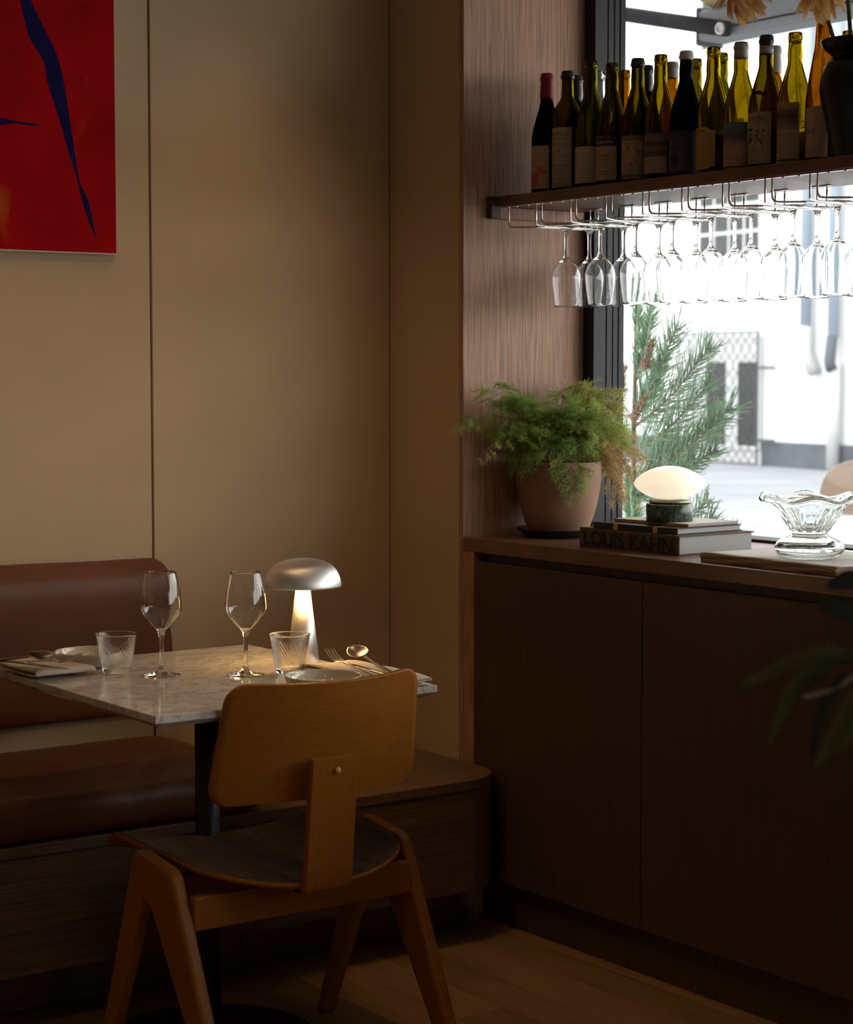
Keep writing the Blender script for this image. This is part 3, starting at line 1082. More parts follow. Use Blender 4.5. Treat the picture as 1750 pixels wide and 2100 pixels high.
wg = thing('wine_glass', 'stemmed wine glass on the marble table beside the brushed metal lamp', 'glass', (1.966, 3.353, TZ + .0007), group='wine glasses on the marble table')
MB().lathe(glass_profile(.203, .0365, .0408, .0295, .136, .084, cone=True), 56).build('glass_body', M['glass'], wg)
dup(wg, (1.832, 3.449, TZ + .0007), 0, 'stemmed wine glass on the marble table in front of the leather back cushion')


def tumbler():
    mb = MB()
    n = 34
    outer = [(.0, .0), (.024, .0), (.0258, .0015), (.0268, .004)]
    side = []
    for k in range(27):
        tt = k / 26
        z = .005 + .0725 * tt
        r = .0272 + .0118 * tt ** 0.85 + .0016 * max(0, (tt - .82) / .18) ** 2
        side.append((r, z))
    inn = [(r - .0018, z) for r, z in reversed(side) if z > .0105]
    prof = outer + side + [(side[-1][0] - .0004, .0782), (side[-1][0] - .0014, .0782)] + inn + [(.022, .0095), (.010, .0088), (0, .0086)]

    def fn(r, z, a):
        if .008 < z < .072 and r > .02:
            k = min(1, (z - .008) / .012) * min(1, (.072 - z) / .006)
            r -= .0009 * k * cos(n * (a + z * 16))
        return r, z
    mb.lathe(prof, 216, fn=fn)
    return mb


tu = thing('tumbler', 'spiral ribbed glass tumbler beside the brushed metal lamp', 'glass', (2.051, 3.327, TZ + .0007), group='ribbed tumblers on the marble table')
tumbler().build('glass_body', M['glass'], tu)
dup(tu, (1.776, 3.532, TZ + .0007), .4, 'spiral ribbed glass tumbler beside the folded napkin by the leather cushion')


def plate_mb():
    pr = [(0, .002), (.038, .002), (.0405, .0), (.045, .0005), (.058, .005), (.0665, .0145), (.0705, .024), (.0715, .030), (.0704, .0312), (.0690, .0300), (.0665, .021), (.060, .0125), (.050, .0078), (.030, .0062), (0, .006)]
    ps = smooth_path([(a, 0, b2) for a, b2 in pr], 3)
    return MB().lathe([(max(p.x, 0), max(0, p.z)) for p in ps], 64)


pl = thing('side_plate', 'small cream dish on the marble table by the back of the chair', 'plate', (1.985, 3.103, TZ), group='cream dishes on the marble table')
plate_mb().build('dish', M['ceramic'], pl)
dup(pl, (1.778, 3.652, TZ), 0, 'small cream dish behind a tumbler near the leather cushion')


def napkin(length, width, layers, h, seed, th=.0016):
    """folded cloth: zig-zag of layers in section (v,z), swept along u with small waves"""
    rr = random.Random(seed)
    path = []
    gap = h / layers
    for k in range(layers):
        z = gap * (k + .35)
        a, b2 = (-width / 2, width / 2) if k % 2 == 0 else (width / 2, -width / 2)
        ins = rr.uniform(0, .010)
        for j in range(9):
            tt = j / 8
            path.append((a + (b2 - a) * tt * (1 - ins), z + .0012 * sin(tt * 7 + k)))
        if k < layers - 1:
            e = b2 * (1 - ins)
            sgn = 1 if b2 > 0 else -1
            path.append((e + sgn * gap * .42, z + gap * .25))
            path.append((e + sgn * gap * .5, z + gap * .5))
            path.append((e + sgn * gap * .42, z + gap * .75))
    n = len(path)
    mb = MB()

    def fn(u, v):
        i = min(n - 1, int(round(v * (n - 1))))
        py, pz = path[i]
        x_ = (u - .5) * length
        w = noise.noise(Vector((x_ * 14, py * 14, seed))) * .003
        edge = abs(2 * u - 1)
        return (x_ + .003 * noise.noise(Vector((py * 30, pz * 90, seed + 3))), py + noise.noise(Vector((x_ * 9, 1.3, seed))) * .003, pz * (1 - .18 * max(0, edge - .8) / .2) + max(-pz * .5, w * pz / h))
    mb.grid(fn, 26, n - 1, thick=th)
    return mb


na = thing('napkin', 'folded linen napkin under the cutlery near the chair back', 'napkin', (2.131, 3.185, TZ + .0012), R(90), group='folded napkins on the marble table')
napkin(.285, .118, 3, .021, 2.0).build('folded_cloth', M['linen'], na)
na2 = thing('napkin', 'folded linen napkin under the cutlery by the leather cushion', 'napkin', (1.664, 3.622, TZ + .0020), R(182), group='folded napkins on the marble table')
napkin(.128, .176, 2, .026, 5.0, .0034).build('folded_cloth', M['linen'], na2)


def strip(rows, th, name, parent, mat, cup=0.0):
    """flat forged bar: rows of (x, halfwidth, z, thick-scale); closed cross-section of 8"""
    vs, fs = [], []
    k = 10
    for (x_, hw, z_, ts) in rows:
        for j in range(k):
            a = 2 * pi * j / k
            cc, ss = cos(a), sin(a)
            vs.append((x_, hw * cc, z_ + th * ts * ss + cup * hw * (cc * cc)))
    for i in range(len(rows) - 1):
        for j in range(k):
            p, q = i * k + j, i * k + (j + 1) % k
            fs.append((p, q, q + k, p + k))
    fs.append(tuple(reversed(range(k))))
    fs.append(tuple(range((len(rows) - 1) * k, len(rows) * k)))
    return MB().add(vs, fs, True).build(name, mat, parent)


def make_fork(label, loc, rz, tilt=0.0):
    f = thing('fork', label, 'fork', loc, group='forks on the napkins', rot=(0, tilt, rz))
    strip([(-.115, .0035, .001, 1), (-.112, .0062, .001, 1), (-.09, .0065, .001, 1), (-.04, .0045, .002, 1), (.0, .0030, .004, 1.2), (.018, .0030, .005, 1.2), (.026, .0060, .0035, .9), (.034, .0098, .002, .8), (.044, .0112, .0025, .8)], .0014, 'handle', f, M['steel'])
    for k in range(4):
        y = (-1.5 + k) * .0066
        MB().tube([(.041, y * .97, .0025), (.052, y, .0045), (.066, y, .0092), (.080, y * .98, .0165), (.083, y * .97, .0185)], [.0016, .0016, .0014, .0010, .0006], 8).build('tine', M['steel'], f)
    return f


def make_spoon(label, loc, rz, tilt=0.0):
    s = thing('spoon', label, 'spoon', loc, group='spoons on the napkins', rot=(0, tilt, rz))
    strip([(-.115, .0035, .001, 1), (-.112, .0064, .001, 1), (-.09, .0066, .001, 1), (-.04, .0045, .002, 1), (.0, .0030, .0045, 1.2), (.016, .0030, .0055, 1.2), (.022, .0038, .0055, 1)], .0014, 'handle', s, M['steel'])
    mb = MB()

    def fn(u, v):
        a = 2 * pi * u
        rad = v
        ex = .031 * cos(a)
        ey = .0190 * sin(a) * (1 - .13 * cos(a))
        x_, y_ = ex * rad, ey * rad
        z_ = -.0085 * (1 - rad ** 2)
        return (.050 + x_, y_, .0055 + z_ + .002)
    mb.grid(fn, 40, 10, thick=.0012, wrap_u=True)
    mb.build('bowl', M['steel'], s)
    return s


def make_knife(label, loc, rz, tilt=0.0):
    k = thing('knife', label, 'knife', loc, group='knives on the napkins', rot=(0, tilt, rz))
    strip([(-.115, .0040, .002, 1), (-.112, .0062, .002, 1), (-.07, .0062, .002, 1), (.0, .0048, .002, 1)], .0026, 'handle', k, M['steel'])
    MB().prism([(-.002, -.0048), (.02, -.0075), (.075, -.0085), (.098, -.004), (.105, .003), (.10, .0048), (-.002, .0048)], .0012, .0028, 'Z', .0004, 1).build('blade', M['steel'], k)
    return k


NZ = TZ + .0245
make_fork('fork by the chair back, lying nearest the cream dish', (2.083, 3.162, NZ + .006), R(86), R(-5))
sp_ = make_spoon('spoon by the chair back, lying farthest from the cream dish', (2.133, 3.166, NZ + .012), R(86))
sp_.rotation_euler = (R(-24), R(-9), R(84))
make_knife('knife by the chair back, between the fork and the spoon', (2.106, 3.120, NZ), R(84))
LZ = TZ + .0310
make_fork('fork by the leather cushion, tines beside the cream dish', (1.632, 3.548, LZ), R(-62), R(-3))
sp_ = make_spoon('spoon by the leather cushion, leaning on the napkin fold', (1.584, 3.560, LZ + .008), R(-52))
sp_.rotation_euler = (R(-34), R(-5), R(-52))
make_knife('knife by the leather cushion, crossing under the spoon', (1.605, 3.540, LZ - .002), R(-74))

# table lamp
lp = thing('table_lamp', 'brushed aluminium mushroom lamp, lit, standing on the marble table', 'lamp', (2.157, 3.447, TZ))
MB().lathe([(.0, .0), (.0325, .0), (.0330, .0012), (.0140, .160), (.0, .160)], 64).build('stem', M['alu'], lp)
sh = [(.0, .2135), (.020, .2125), (.040, .2085), (.058, .200), (.070, .187), (.0765, .172), (.0785, .158), (.0775, .1555), (.0765, .158), (.0745, .172), (.068, .185), (.056, .1975), (.040, .206), (.020, .210), (0, .211)]
ss_ = smooth_path([(a, 0, b2) for a, b2 in sh], 4)
MB().lathe([(max(0, p.x), p.z) for p in ss_], 80).build('shade', M['alu'], lp)
MB().lathe([(.0, .180), (.052, .180), (.052, .184), (.0, .184)], 40).build('light_disc', M['bulb'], lp)

# ================================================================== BOTTLE SHELF
SZ = 1.742
sh_ = thing('bottle_shelf', 'brown wooden shelf under the wine bottles, spanning the window', 'shelf', (2.935, YN, SZ))
MB().box(0, .275, -3.6, -.001, -.024, 0, .001, 1).build('shelf_board', M['shelf'], sh_)
MB().box(.012, .274, -.019, -.001, -.052, -.0245, .001, 1).build('wall_cleat', M['veneer'], sh_)
MB().box(-.016, .012, -.020, -.001, -.052, .0, .001, 1).build('end_cap', M['door'], sh_)


# ---- bottles
def shape(kind, h, r):
    if kind == 'burgundy':
        p = [(r * .92, 0), (r, .006), (r, h * .42), (r * .985, h * .47), (r * .90, h * .54), (r * .74, h * .62), (r * .56, h * .70), (r * .42, h * .775), (.0152, h * .84), (.0138, h * .93)]
    elif kind == 'bordeaux':
        p = [(r * .92, 0), (r, .006), (r, h * .55), (r * .99, h * .62), (r * .90, h * .68), (r * .66, h * .735), (.0175, h * .77), (.0148, h * .80), (.0138, h * .93)]
    else:
        p = [(r * .92, 0), (r, .006), (r, h * .36), (r * .97, h * .42), (r * .84, h * .53), (r * .66, h * .65), (r * .50, h * .76), (.0155, h * .86), (.0132, h * .95)]
    s = smooth_path([(a, 0, b2) for a, b2 in p[2:]], 5)
    body = p[:2] + [(q.x, q.z) for q in s]
    lip = [(.0139, h * .945), (.0152, h * .950), (.0154, h * .966), (.0142, h * .972), (.0140, h * .990), (.0130, h)]
    return body, lip


def curved(b, items, r, phi, name, mat, parent, lift=.0004):
    """wrap flat 2D shapes (lists of (s,z) plus faces) round the bottle of radius r"""
    mb = MB()
    bm = bmesh.new()
    for vs, fs in items:
        bv = [bm.verts.new((s, 0, z)) for s, z in vs]
        for f in fs:
            try:
                bm.faces.new([bv[i] for i in f])
            except ValueError:
                pass
    if name not in ('label', 'label_ground'):       # patches are already fine strips
        bmesh.ops.triangulate(bm, faces=list(bm.faces))
        xs = [v.co.x for v in bm.verts]
        c = min(xs) + .0032
        while c < max(xs):
            bmesh.ops.bisect_plane(bm, geom=list(bm.verts) + list(bm.edges) + list(bm.faces), plane_co=(c, 0, 0), plane_no=(1, 0, 0), dist=1e-6)
            c += .0032
    bm.verts.index_update()
    mb.add([((r + lift) * cos(phi + v.co.x / r), (r + lift) * sin(phi + v.co.x / r), v.co.z) for v in bm.verts], [[v.index for v in f.verts] for f in bm.faces])
    bm.free()
    if name == 'lettering':     # rows of print far too small to pick apart
        return mb.build(name, mat, parent, kind='stuff')
    return mb.build(name, mat, parent)


def patch(s0, s1, z0, z1, n=18):
    vs, fs = [], []
    for i in range(n + 1):
        s = s0 + (s1 - s0) * i / n
        vs += [(s, z0), (s, z1)]
    for i in range(n):
        fs.append((2 * i, 2 * i + 2, 2 * i + 3, 2 * i + 1))
    return vs, fs


def word(s, size, x_, z_, align='L', sx=1.0):
    vs, fs = text_mesh(s, size)
    w = max(v[0] for v in vs) if vs else 0
    o = -w * sx / 2 if align == 'C' else 0
    return [(x_ + o + a * sx, z_ + b2) for a, b2 in vs], fs


def polyf(pts):
    return list(pts), [tuple(range(len(pts)))]


def seg(a, b2, w):
    dx, dz = b2[0] - a[0], b2[1] - a[1]
    L = math.hypot(dx, dz) or 1
    nx_, nz_ = -dz / L * w / 2, dx / L * w / 2
    return [(a[0] + nx_, a[1] + nz_), (a[0] - nx_, a[1] - nz_), (b2[0] - nx_, b2[1] - nz_), (b2[0] + nx_, b2[1] + nz_)], [(0, 1, 2, 3)]


def line(pts, w):
    return [seg(pts[i], pts[i + 1], w) for i in range(len(pts) - 1)]


def disc(c, r, n=12, sq=1.0):
    return polyf([(c[0] + r * cos(2 * pi * k / n), c[1] + r * sq * sin(2 * pi * k / n)) for k in range(n)])


FACE = R(209)


def bottle(x, y, h, kind, r, gl, label, lab=None, cap=None, face=FACE, group='front row of wine bottles on the shelf'):
    b = thing('wine_bottle', label, 'bottle', (x, y, SZ), face, group=group)
    body, lip = shape(kind, h, r)
    t = .0026
    inner = [(max(.002, a - t), z) for a, z in reversed(body[1:]) if z > .012]
    inner = [(.0098, h * .998), (.0096, h * .95)] + inner + [(r * .85, .012), (r * .3, .020), (0, .022)]
    prof = [(0, .004), (r * .7, .001)] + body + lip + inner
    MB().lathe(prof, 44).build('bottle_glass', M[gl], b)
    if cap:
        kind_c, mat, z0 = cap
        if kind_c == 'wax':
            nk = [(q[0] + .0010, q[1]) for q in body + lip if q[1] > z0 * h]
            nk = [(nk[0][0] - .0005, z0 * h - .001)] + nk + [(.013, h + .0016), (.006, h + .0022), (0, h + .0023)]
            MB().lathe(nk, 32).build('cap', M[mat], b)
        elif kind_c == 'ring':
            nk = [(q[0] + .0009, q[1]) for q in body + lip if z0 * h < q[1] < h * .995]
            mb = MB()
            mb.lathe(nk, 32)
            mb.f = mb.f[:-2] if False else mb.f
            mb.build('cap', M[mat], b)
    if lab:
        lab(b, r)
    return b


def L_fox(b, r):
    l = curved(b, [patch(-.038, .020, .014, .115)], r, 0, 'label', M['lab_cream'], b)
    curved(b, [word('oint', .0125, -.024, .089), word('arre', .0125, -.021, .077),
               ], r, 0, 'lettering', M['ink_orange'], l, .0008)
    curved(b, [polyf([(-.026, .022), (-.010, .030), (-.003, .046), (.004, .060), (.002, .068), (-.004, .063), (-.010, .066), (-.010, .056), (-.020, .050), (-.034, .052), (-.036, .028)]),
               polyf([(-.004, .062), (.014, .057), (.010, .046), (-.002, .048)]), polyf([(-.012, .030), (-.006, .015), (-.002, .017), (-.007, .032)]), polyf([(-.024, .026), (-.020, .014), (-.015, .015), (-.018, .030)]),
               disc((.006, .082), .0012), disc((.002, .028), .0012)], r, 0, 'fox_print', M['ink_orange'], l, .0008)


def rows(x0, x1, zs, w=.0011, seed=1):
    rr = random.Random(seed)
    out = []
    for z in zs:
        x_ = x0
        while x_ < x1 - .004:
            L = rr.uniform(.003, .009)
            out.append(seg((x_, z), (min(x_ + L, x1), z), w))
            x_ += L + .0016
    return out


def L_text(b, r):
    l = curved(b, [patch(-.036, .024, .012, .150)], r, 0, 'label', M['lab_cream'], b)
    it = [word('BAROLO', .0125, -.031, .131, sx=.95), word('PAIAGALLO', .0095, -.030, .108, sx=.80), word('2020', .0095, -.022, .092), word('MELA GERMANO', .0078, -.032, .059, sx=.85), word('ROSSO', .0080, -.022, .040)]
    it += rows(-.031, .013, (.126, .121, .086, .080, .073, .054, .048, .032, .028, .022, .019), .0012, 3)
    it += line([(.022, .016), (.022, .147)], .0006) + line([(-.034, .016), (.022, .016)], .0006)
    curved(b, it, r, 0, 'lettering', M['ink_brown'], l, .0008)


def L_blank(b, r):
    l = curved(b, [patch(-.037, .028, .015, .098)], r, 0, 'label', M['lab_cream'], b)
    ring = [(.010 + .004 * cos(2 * pi * k / 14), .070 + .005 * sin(2 * pi * k / 14)) for k in range(15)]
    curved(b, line(ring, .0006), r, 0, 'emblem_print', M['ink_pale'], l, .0008)
    curved(b, rows(.004, .018, (.061,), .0007, 2) + [word('2020', .0055, -.030, .040)] + rows(-.030, -.018, (.033, .029), .0007), r, 0, 'lettering', M['ink_pale'], l, .0008)


def L_strip(b, r):
    l = curved(b, [patch(-.037, .024, .016, .092)], r, 0, 'label', M['lab_tan'], b)
    l2 = curved(b, [patch(-.037, .024, .092, .117)], r, 0, 'label', M['lab_band'], b)
    curved(b, [word('aux Blanches', .0098, -.034, .099, sx=.95)] + [disc((-.030 + .009 * k, .1125), .0011) for k in range(5)], r, 0, 'lettering', M['ink_pale'], l2, .0008)
    curved(b, [word('Chardonnay', .0080, -.024, .069, sx=.95), word('A Lucine Vie', .0066, -.023, .060)] + rows(-.022, -.012, (.053,), .001) + rows(-.018, .014, (.035, .029), .0011, 5) + [polyf([(-.034, .060), (-.030, .064), (-.026, .066), (-.031, .058)])], r, 0, 'lettering', M['ink'], l, .0008)


def L_letter(b, r):
    l = curved(b, [patch(-.034, .026, .012, .107)], r, 0, 'label', M['lab_tan'], b)
    it = [seg((-.034, .1005), (.026, .1005), .0105)]
    it[0] = seg((-.034, .1005), (.026, .1005), .0085)
    it += [seg((-.034, .0185), (.026, .0185), .0065)]
    # open capital J with a hill line and bunches of grapes
    it += line([(-.017, .088), (-.006, .091), (.022, .091)], .0012) + line([(.006, .089), (.005, .046), (.002, .033), (-.006, .029), (-.014, .034), (-.019, .046)], .0011) + line([(.011, .087), (.010, .044), (.005, .030), (-.006, .025), (-.016, .031), (-.019, .046)], .0011)
    it += line([(-.031, .062), (-.022, .077), (-.012, .065), (-.003, .058), (.004, .053)], .0010) + line([(.010, .052), (.017, .047), (.024, .046)], .0010)
    for cx_, cz_ in ((-.010, .080), (.015, .071), (-.004, .044), (.018, .038)):
        it += [disc((cx_ + dx, cz_ + dz), .0016, 8) for dx, dz in ((0, 0), (.0032, .001), (-.003, .001), (.001, -.003), (.002, .0035))]
        it += line([(cx_, cz_), (cx_ + .004, cz_ - .008), (.008, cz_ - .012)], .0008)
    curved(b, it, r, 0, 'lettering', M['ink_brown'], l, .0008)
    curved(b, [disc((-.026 + .006 * k, .1005), .0018, 8) for k in range(9)], r, 0, 'border_dots', M['lab_tan'], l, .0012)
    curved(b, [disc((-.022 + .006 * k, .0185), .0014, 6) for k in range(8)], r, 0, 'border_dots', M['lab_tan'], l, .0012)


def L_fields(b, r):
    l = curved(b, [patch(-.036, .028, .018, .054)], r, 0, 'label', M['lab_tan'], b)
    curved(b, [patch(-.036, .028, .054, .106)], r, 0, 'label_picture', M['lab_fields'], b)
    curved(b, [word('VASTOU', .0092, -.033, .043, sx=1.1)] + rows(-.031, -.014, (.037, .025), .0009, 7) + [word('ap', .0050, -.026, .0295)], r, 0, 'lettering', M['ink_brown'], l, .0008)


def L_tree(b, r):
    l = curved(b, [patch(-.038, .034, .012, .103)], r, 0, 'label', M['lab_dark'], b)
    curved(b, [patch(-.038, .006, .018, .060, 10)] + [word('DENARIETTE', .0065, -.030, .081, sx=.85)] + rows(-.034, -.006, (.092, .073), .0007, 4), r, 0, 'label_picture', M['ink_plum'], l, .0008)
    cr = [(-.014 + .013 * cos(2 * pi * k / 16) * (1 + .1 * sin(5 * k)), .043 + .014 * sin(2 * pi * k / 16)) for k in range(16)]
    curved(b, [polyf(cr), seg((-.014, .032), (-.0145, .020), .0022)], r, 0, 'tree_print', M['lab_band'], l, .0012)


def L_yellow(b, r):
    ol = [(-.036, .014), (-.004, .014), (.004, .018), (.015, .019), (.016, .090), (.006, .094), (-.002, .102), (-.036, .102)]
    l = curved(b, [patch(-.036, .0, .0135, .102), patch(.0, .0155, .019, .0945), patch(.0, .006, .016, .098)], r, 0, 'label', M['lab_cream'], b)
    curved(b, [patch(-.036, -.002, .016, .099), patch(-.002, .0125, .022, .0905)], r, 0, 'label_ground', M['lab_yellow'], l, .0008)
    fl_ = [disc((-.010 + .006 * cos(a), .078 + .006 * sin(a)), .0038, 8) for a in (0, 1.05, 2.1, 3.15, 4.2, 5.2)]
    fig = fl_ + line([(-.010, .070), (-.016, .055), (-.018, .040), (-.022, .018)], .0016) + line([(-.016, .055), (-.026, .066), (-.030, .060)], .0012) + line([(-.018, .040), (-.006, .045), (.002, .043)], .0012) + line([(-.016, .038), (-.012, .018)], .0014) + line([(-.019, .040), (-.030, .038)], .0012)
    curved(b, fig, r, 0, 'flower_print', M['lab_tan'], l, .0012)
    curved(b, [word('CHARDONNAY', .0062, -.033, .092, sx=.78)], r, 0, 'lettering', M['ink_brown'], l, .0012)


def L_sunset(b, r):
    l = curved(b, [patch(-.037, .026, .013, .104)], r, 0, 'label', M['lab_sunset'], b)
    curved(b, [word('L O U N I', .0060, -.022, .051)] + rows(-.030, .014, (.046, .035, .031, .027), .0009, 9), r, 0, 'lettering', M['ink_brown'], l, .0008)


def L_lion(b, r):
    l = curved(b, [patch(-.038, .022, .012, .118)], r, 0, 'label', M['lab_tan'], b)
    it = [word('TERRA AURELJ', .0118, -.0475, .1005, sx=.80)]
    it[0] = word('RA AURELJ', .0122, -.0375, .1005, sx=.86)
    it += rows(-.026, .006, (.0965,), .0008, 4)
    # crown
    it += [polyf([(-.034, .079), (-.021, .080), (-.019, .087), (-.023, .084), (-.0275, .088), (-.032, .084), (-.036, .087)])]
    # quartered shield
    it += [polyf([(-.034, .075), (-.028, .075), (-.028, .066), (-.034, .066)]), polyf([(-.028, .066), (-.021, .066), (-.022, .058), (-.028, .055)]), polyf([(-.034, .062), (-.029, .060), (-.029, .054), (-.033, .056)])]
    it += line([(-.035, .076), (-.020, .076), (-.020, .060), (-.027, .052), (-.034, .056), (-.035, .076)], .0009) + line([(-.024, .075), (-.024, .066)], .0012) + line([(-.022, .074), (-.021, .068)], .0012)
    # rampant lion
    it += line([(-.011, .077), (-.007, .081), (-.003, .079), (-.005, .073), (-.009, .070), (-.004, .062), (.000, .058), (.003, .051), (.006, .049)], .0020) + line([(-.010, .069), (-.017, .071)], .0014) + line([(-.010, .065), (-.018, .062)], .0014) + line([(-.006, .061), (-.010, .054), (-.017, .049)], .0015) + line([(.001, .058), (.006, .065), (.002, .072), (.006, .079), (.009, .077)], .0011) + [disc((.007, .079), .0017, 8)]
    it += [word('BAROLO', .0068, -.034, .0385, sx=.95), word('DOCG', .0048, -.032, .028)] + rows(-.034, .000, (.0352,), .0007, 6) + rows(-.032, -.016, (.019,), .0007, 8)
    curved(b, it, r, 0, 'lettering', M['ink'], l, .0008)
    # vintage ribbon on the shoulder
    mb = MB()
    hh = .268
    vs, fs = [], []
    rib = [(-.030, 0), (-.022, .006), (-.012, .009), (-.002, .007), (.004, .003), (.012, .006), (.018, .004)]
    for s, dz in rib:
        for k, zz in enumerate((.146 + dz, .154 + dz)):
            rr = r * (.79 if k == 0 else .735)
            vs.append(((rr + .0015) * cos(s / r), (rr + .0015) * sin(s / r), zz))
    for i in range(len(rib) - 1):
        fs.append((2 * i, 2 * i + 2, 2 * i + 3, 2 * i + 1))
    mb.add(vs, fs).build('vintage_ribbon', M['lab_tan'], b)
    ws, wf_ = text_mesh('2021', .0062)
    MB().add([((r * .765 + .0035) * cos((a - .026) / r * 1.15), (r * .765 + .0035) * sin((a - .026) / r * 1.15), .155 + b2 + .0035) for a, b2 in ws], wf_).build('ribbon_lettering', M['ink'], b)


def L_trees(b, r):
    l = curved(b, [patch(-.037, .020, .014, .128)], r, 0, 'label', M['lab_tan'], b)
    curved(b, [patch(-.036, .016, .074, .122)], r, 0, 'label_picture', M['lab_trees'], l, .0008)
    curved(b, [word('coup de coeur', .0078, -.033, .062, sx=.9), word('2022', .0050, -.027, .051), word('Vin Rose', .0062, -.031, .036)] + rows(-.032, -.006, (.029, .023, .018), .0010, 8) + line([(.017, .018), (.017, .044)], .0009), r, 0, 'lettering', M['ink_brown'], l, .0008)


def L_berg(b, r):
    l = curved(b, [patch(-.032, .020, .012, .112)], r, 0, 'label', M['lab_cream'], b)
    vs, fs = word('Berg', .0150, -.030, .058, sx=.85)
    vs = [(a + (z - .058) * .25, z + (a + .03) * .12) for a, z in vs]
    curved(b, [(vs, fs)] + line([(-.008, .066), (.004, .072)], .0006) + rows(-.031, -.027, (.099,), .001), r, 0, 'lettering', M['ink'], l, .0008)


XF, XB = 3.02, 3.118
BR = .0362
front = [
    (3.727, .286, 'burgundy', 'g_black', 'red wax topped bottle with a fox on its label, farthest from the vase', L_fox, ('wax', 'wax_red', .80)),
    (3.650, .282, 'bordeaux', 'g_olive', 'bottle with square shoulders and a tall cream label full of small writing', L_text, ('wax', 'wax_black', .945)),
    (3.565, .297, 'burgundy', 'g_green', 'green bottle with an almost blank cream label', L_blank, None),
    (3.492, .282, 'burgundy', 'g_olive', 'dark green bottle whose tan label has a black band on top', L_strip, None),
    (3.404, .280, 'burgundy', 'g_olive', 'dark bottle with a big outlined letter J on its tan label', L_letter, ('wax', 'wax_black', .945)),
    (3.328, .280, 'burgundy', 'g_yellow', 'open yellow green bottle with a brown fields picture above a cream strip', L_fields, None),
    (3.246, .276, 'burgundy', 'g_black', 'dark bottle with white wax top and a tree on its black label', L_tree, ('wax', 'wax_white', .94)),
    (3.161, .275, 'burgundy', 'g_yellow', 'open olive bottle with a yellow label cut at the corners', L_yellow, None),
    (3.078, .274, 'burgundy', 'g_yellow', 'bottle with a grey paper neck band and a teal to pink sunset label', L_sunset, ('ring', 'foil_grey', .87)),
    (3.004, .277, 'burgundy', 'g_olive', 'black wax topped bottle with a crest and lion on its label', L_lion, ('wax', 'wax_black', .925)),
    (2.922, .273, 'burgundy', 'g_yellow', 'open green bottle with a tree drawing and handwriting on a tan label', L_trees, None),
    (2.845, .310, 'riesling', 'g_amber', 'tall slim amber bottle with a cream label beside the brown vase', L_berg, None),
]
for (y, h, kd, gl, lab, fn_, cap) in front:
    bo = bottle(XF, y, h, kd, BR if kd != 'riesling' else .0345, gl, lab, fn_, cap)
# second paper band under the black wax of the crest bottle
crest = [o for o in COL.objects if o.name.startswith('wine_bottle') and 'crest' in o.get('label', '')][0]
MB().lathe([(.0149, .277 * .865), (.0147, .277 * .923)], 28).build('neck_band', M['foil_grey'], crest)

backrow = [
    (3.735, .290, 'g_black', 'black capped bottle in the back row next to the wood panel', ('wax', 'wax_black', .80)),
    (3.652, .291, 'g_clear', 'clear bottle in the back row, the only colourless one', None),
    (3.563, .283, 'g_amber', 'amber bottle in the back row before the window frame edge', None),
    (3.484, .283, 'g_black', 'dark bottle in the back row behind the letter J bottle', ('wax', 'wax_black', .80)),
    (3.399, .280, 'g_amber', 'amber bottle in the back row with a grey green cap', ('wax', 'foil_grey', .88)),
    (3.322, .279, 'g_olive', 'olive bottle in the back row behind the white wax top bottle', None),
    (3.239, .281, 'g_green', 'green bottle in the back row behind the yellow label bottle', None),
    (3.078, .274, 'g_amber', 'brown bottle in the back row behind the crest bottle', ('wax', 'foil_grey', .80)),
    (2.866, .278, 'g_yellow', 'yellow green bottle in the back row behind the brown vase', None),
]
for (y, h, gl, lab, cap) in backrow:
    bottle(XB, y, h, 'bordeaux' if gl == 'g_clear' else 'burgundy', .0355, gl, lab, None, cap, group='back row of wine bottles on the shelf')

# ---- vase with flowers
vz = thing('vase', 'glossy dark brown vase holding apricot flowers at the end of the bottle row', 'vase', (2.995, 2.728, SZ))
vp = [(0, .0), (.044, .0), (.047, .003), (.058, .050), (.066, .090), (.0735, .125), (.0735, .150), (.066, .178), (.054, .193), (.051, .198), (.058, .206), (.069, .216), (.0735, .226), (.0725, .2295), (.066, .227), (.050, .208), (.044, .196), (.058, .178), (.066, .150), (.060, .10), (.040, .02), (0, .012)]
vs_ = smooth_path([(a, 0, b2) for a, b2 in vp], 3)
MB().lathe([(max(0, p.x), max(0, p.z)) for p in vs_], 56).build('vase_body', M['vase'], vz)


def petal_mesh(L, w, curl, mat, seed):
    rr = random.Random(seed)

    def fn(u, v):
        s = 2 * v - 1
        ww = w * (sin(pi * min(.97, u * .80 + .12)) ** .8)
        x_ = L * u
        z_ = -curl * L * u * u + .25 * w * s * s * (1 - u)
        y_ = ww * s * .5
        return (x_, y_, z_ + rr.uniform(-1, 1) * .0006)
    return MB().grid(fn, 7, 3).mesh('petal', M[mat])


PM = [petal_mesh(.062, .017, .35, 'petal', 1), petal_mesh(.056, .018, .15, 'petal', 2), petal_mesh(.058, .015, .6, 'petal2', 3), petal_mesh(.050, .016, .8, 'petal2', 4)]


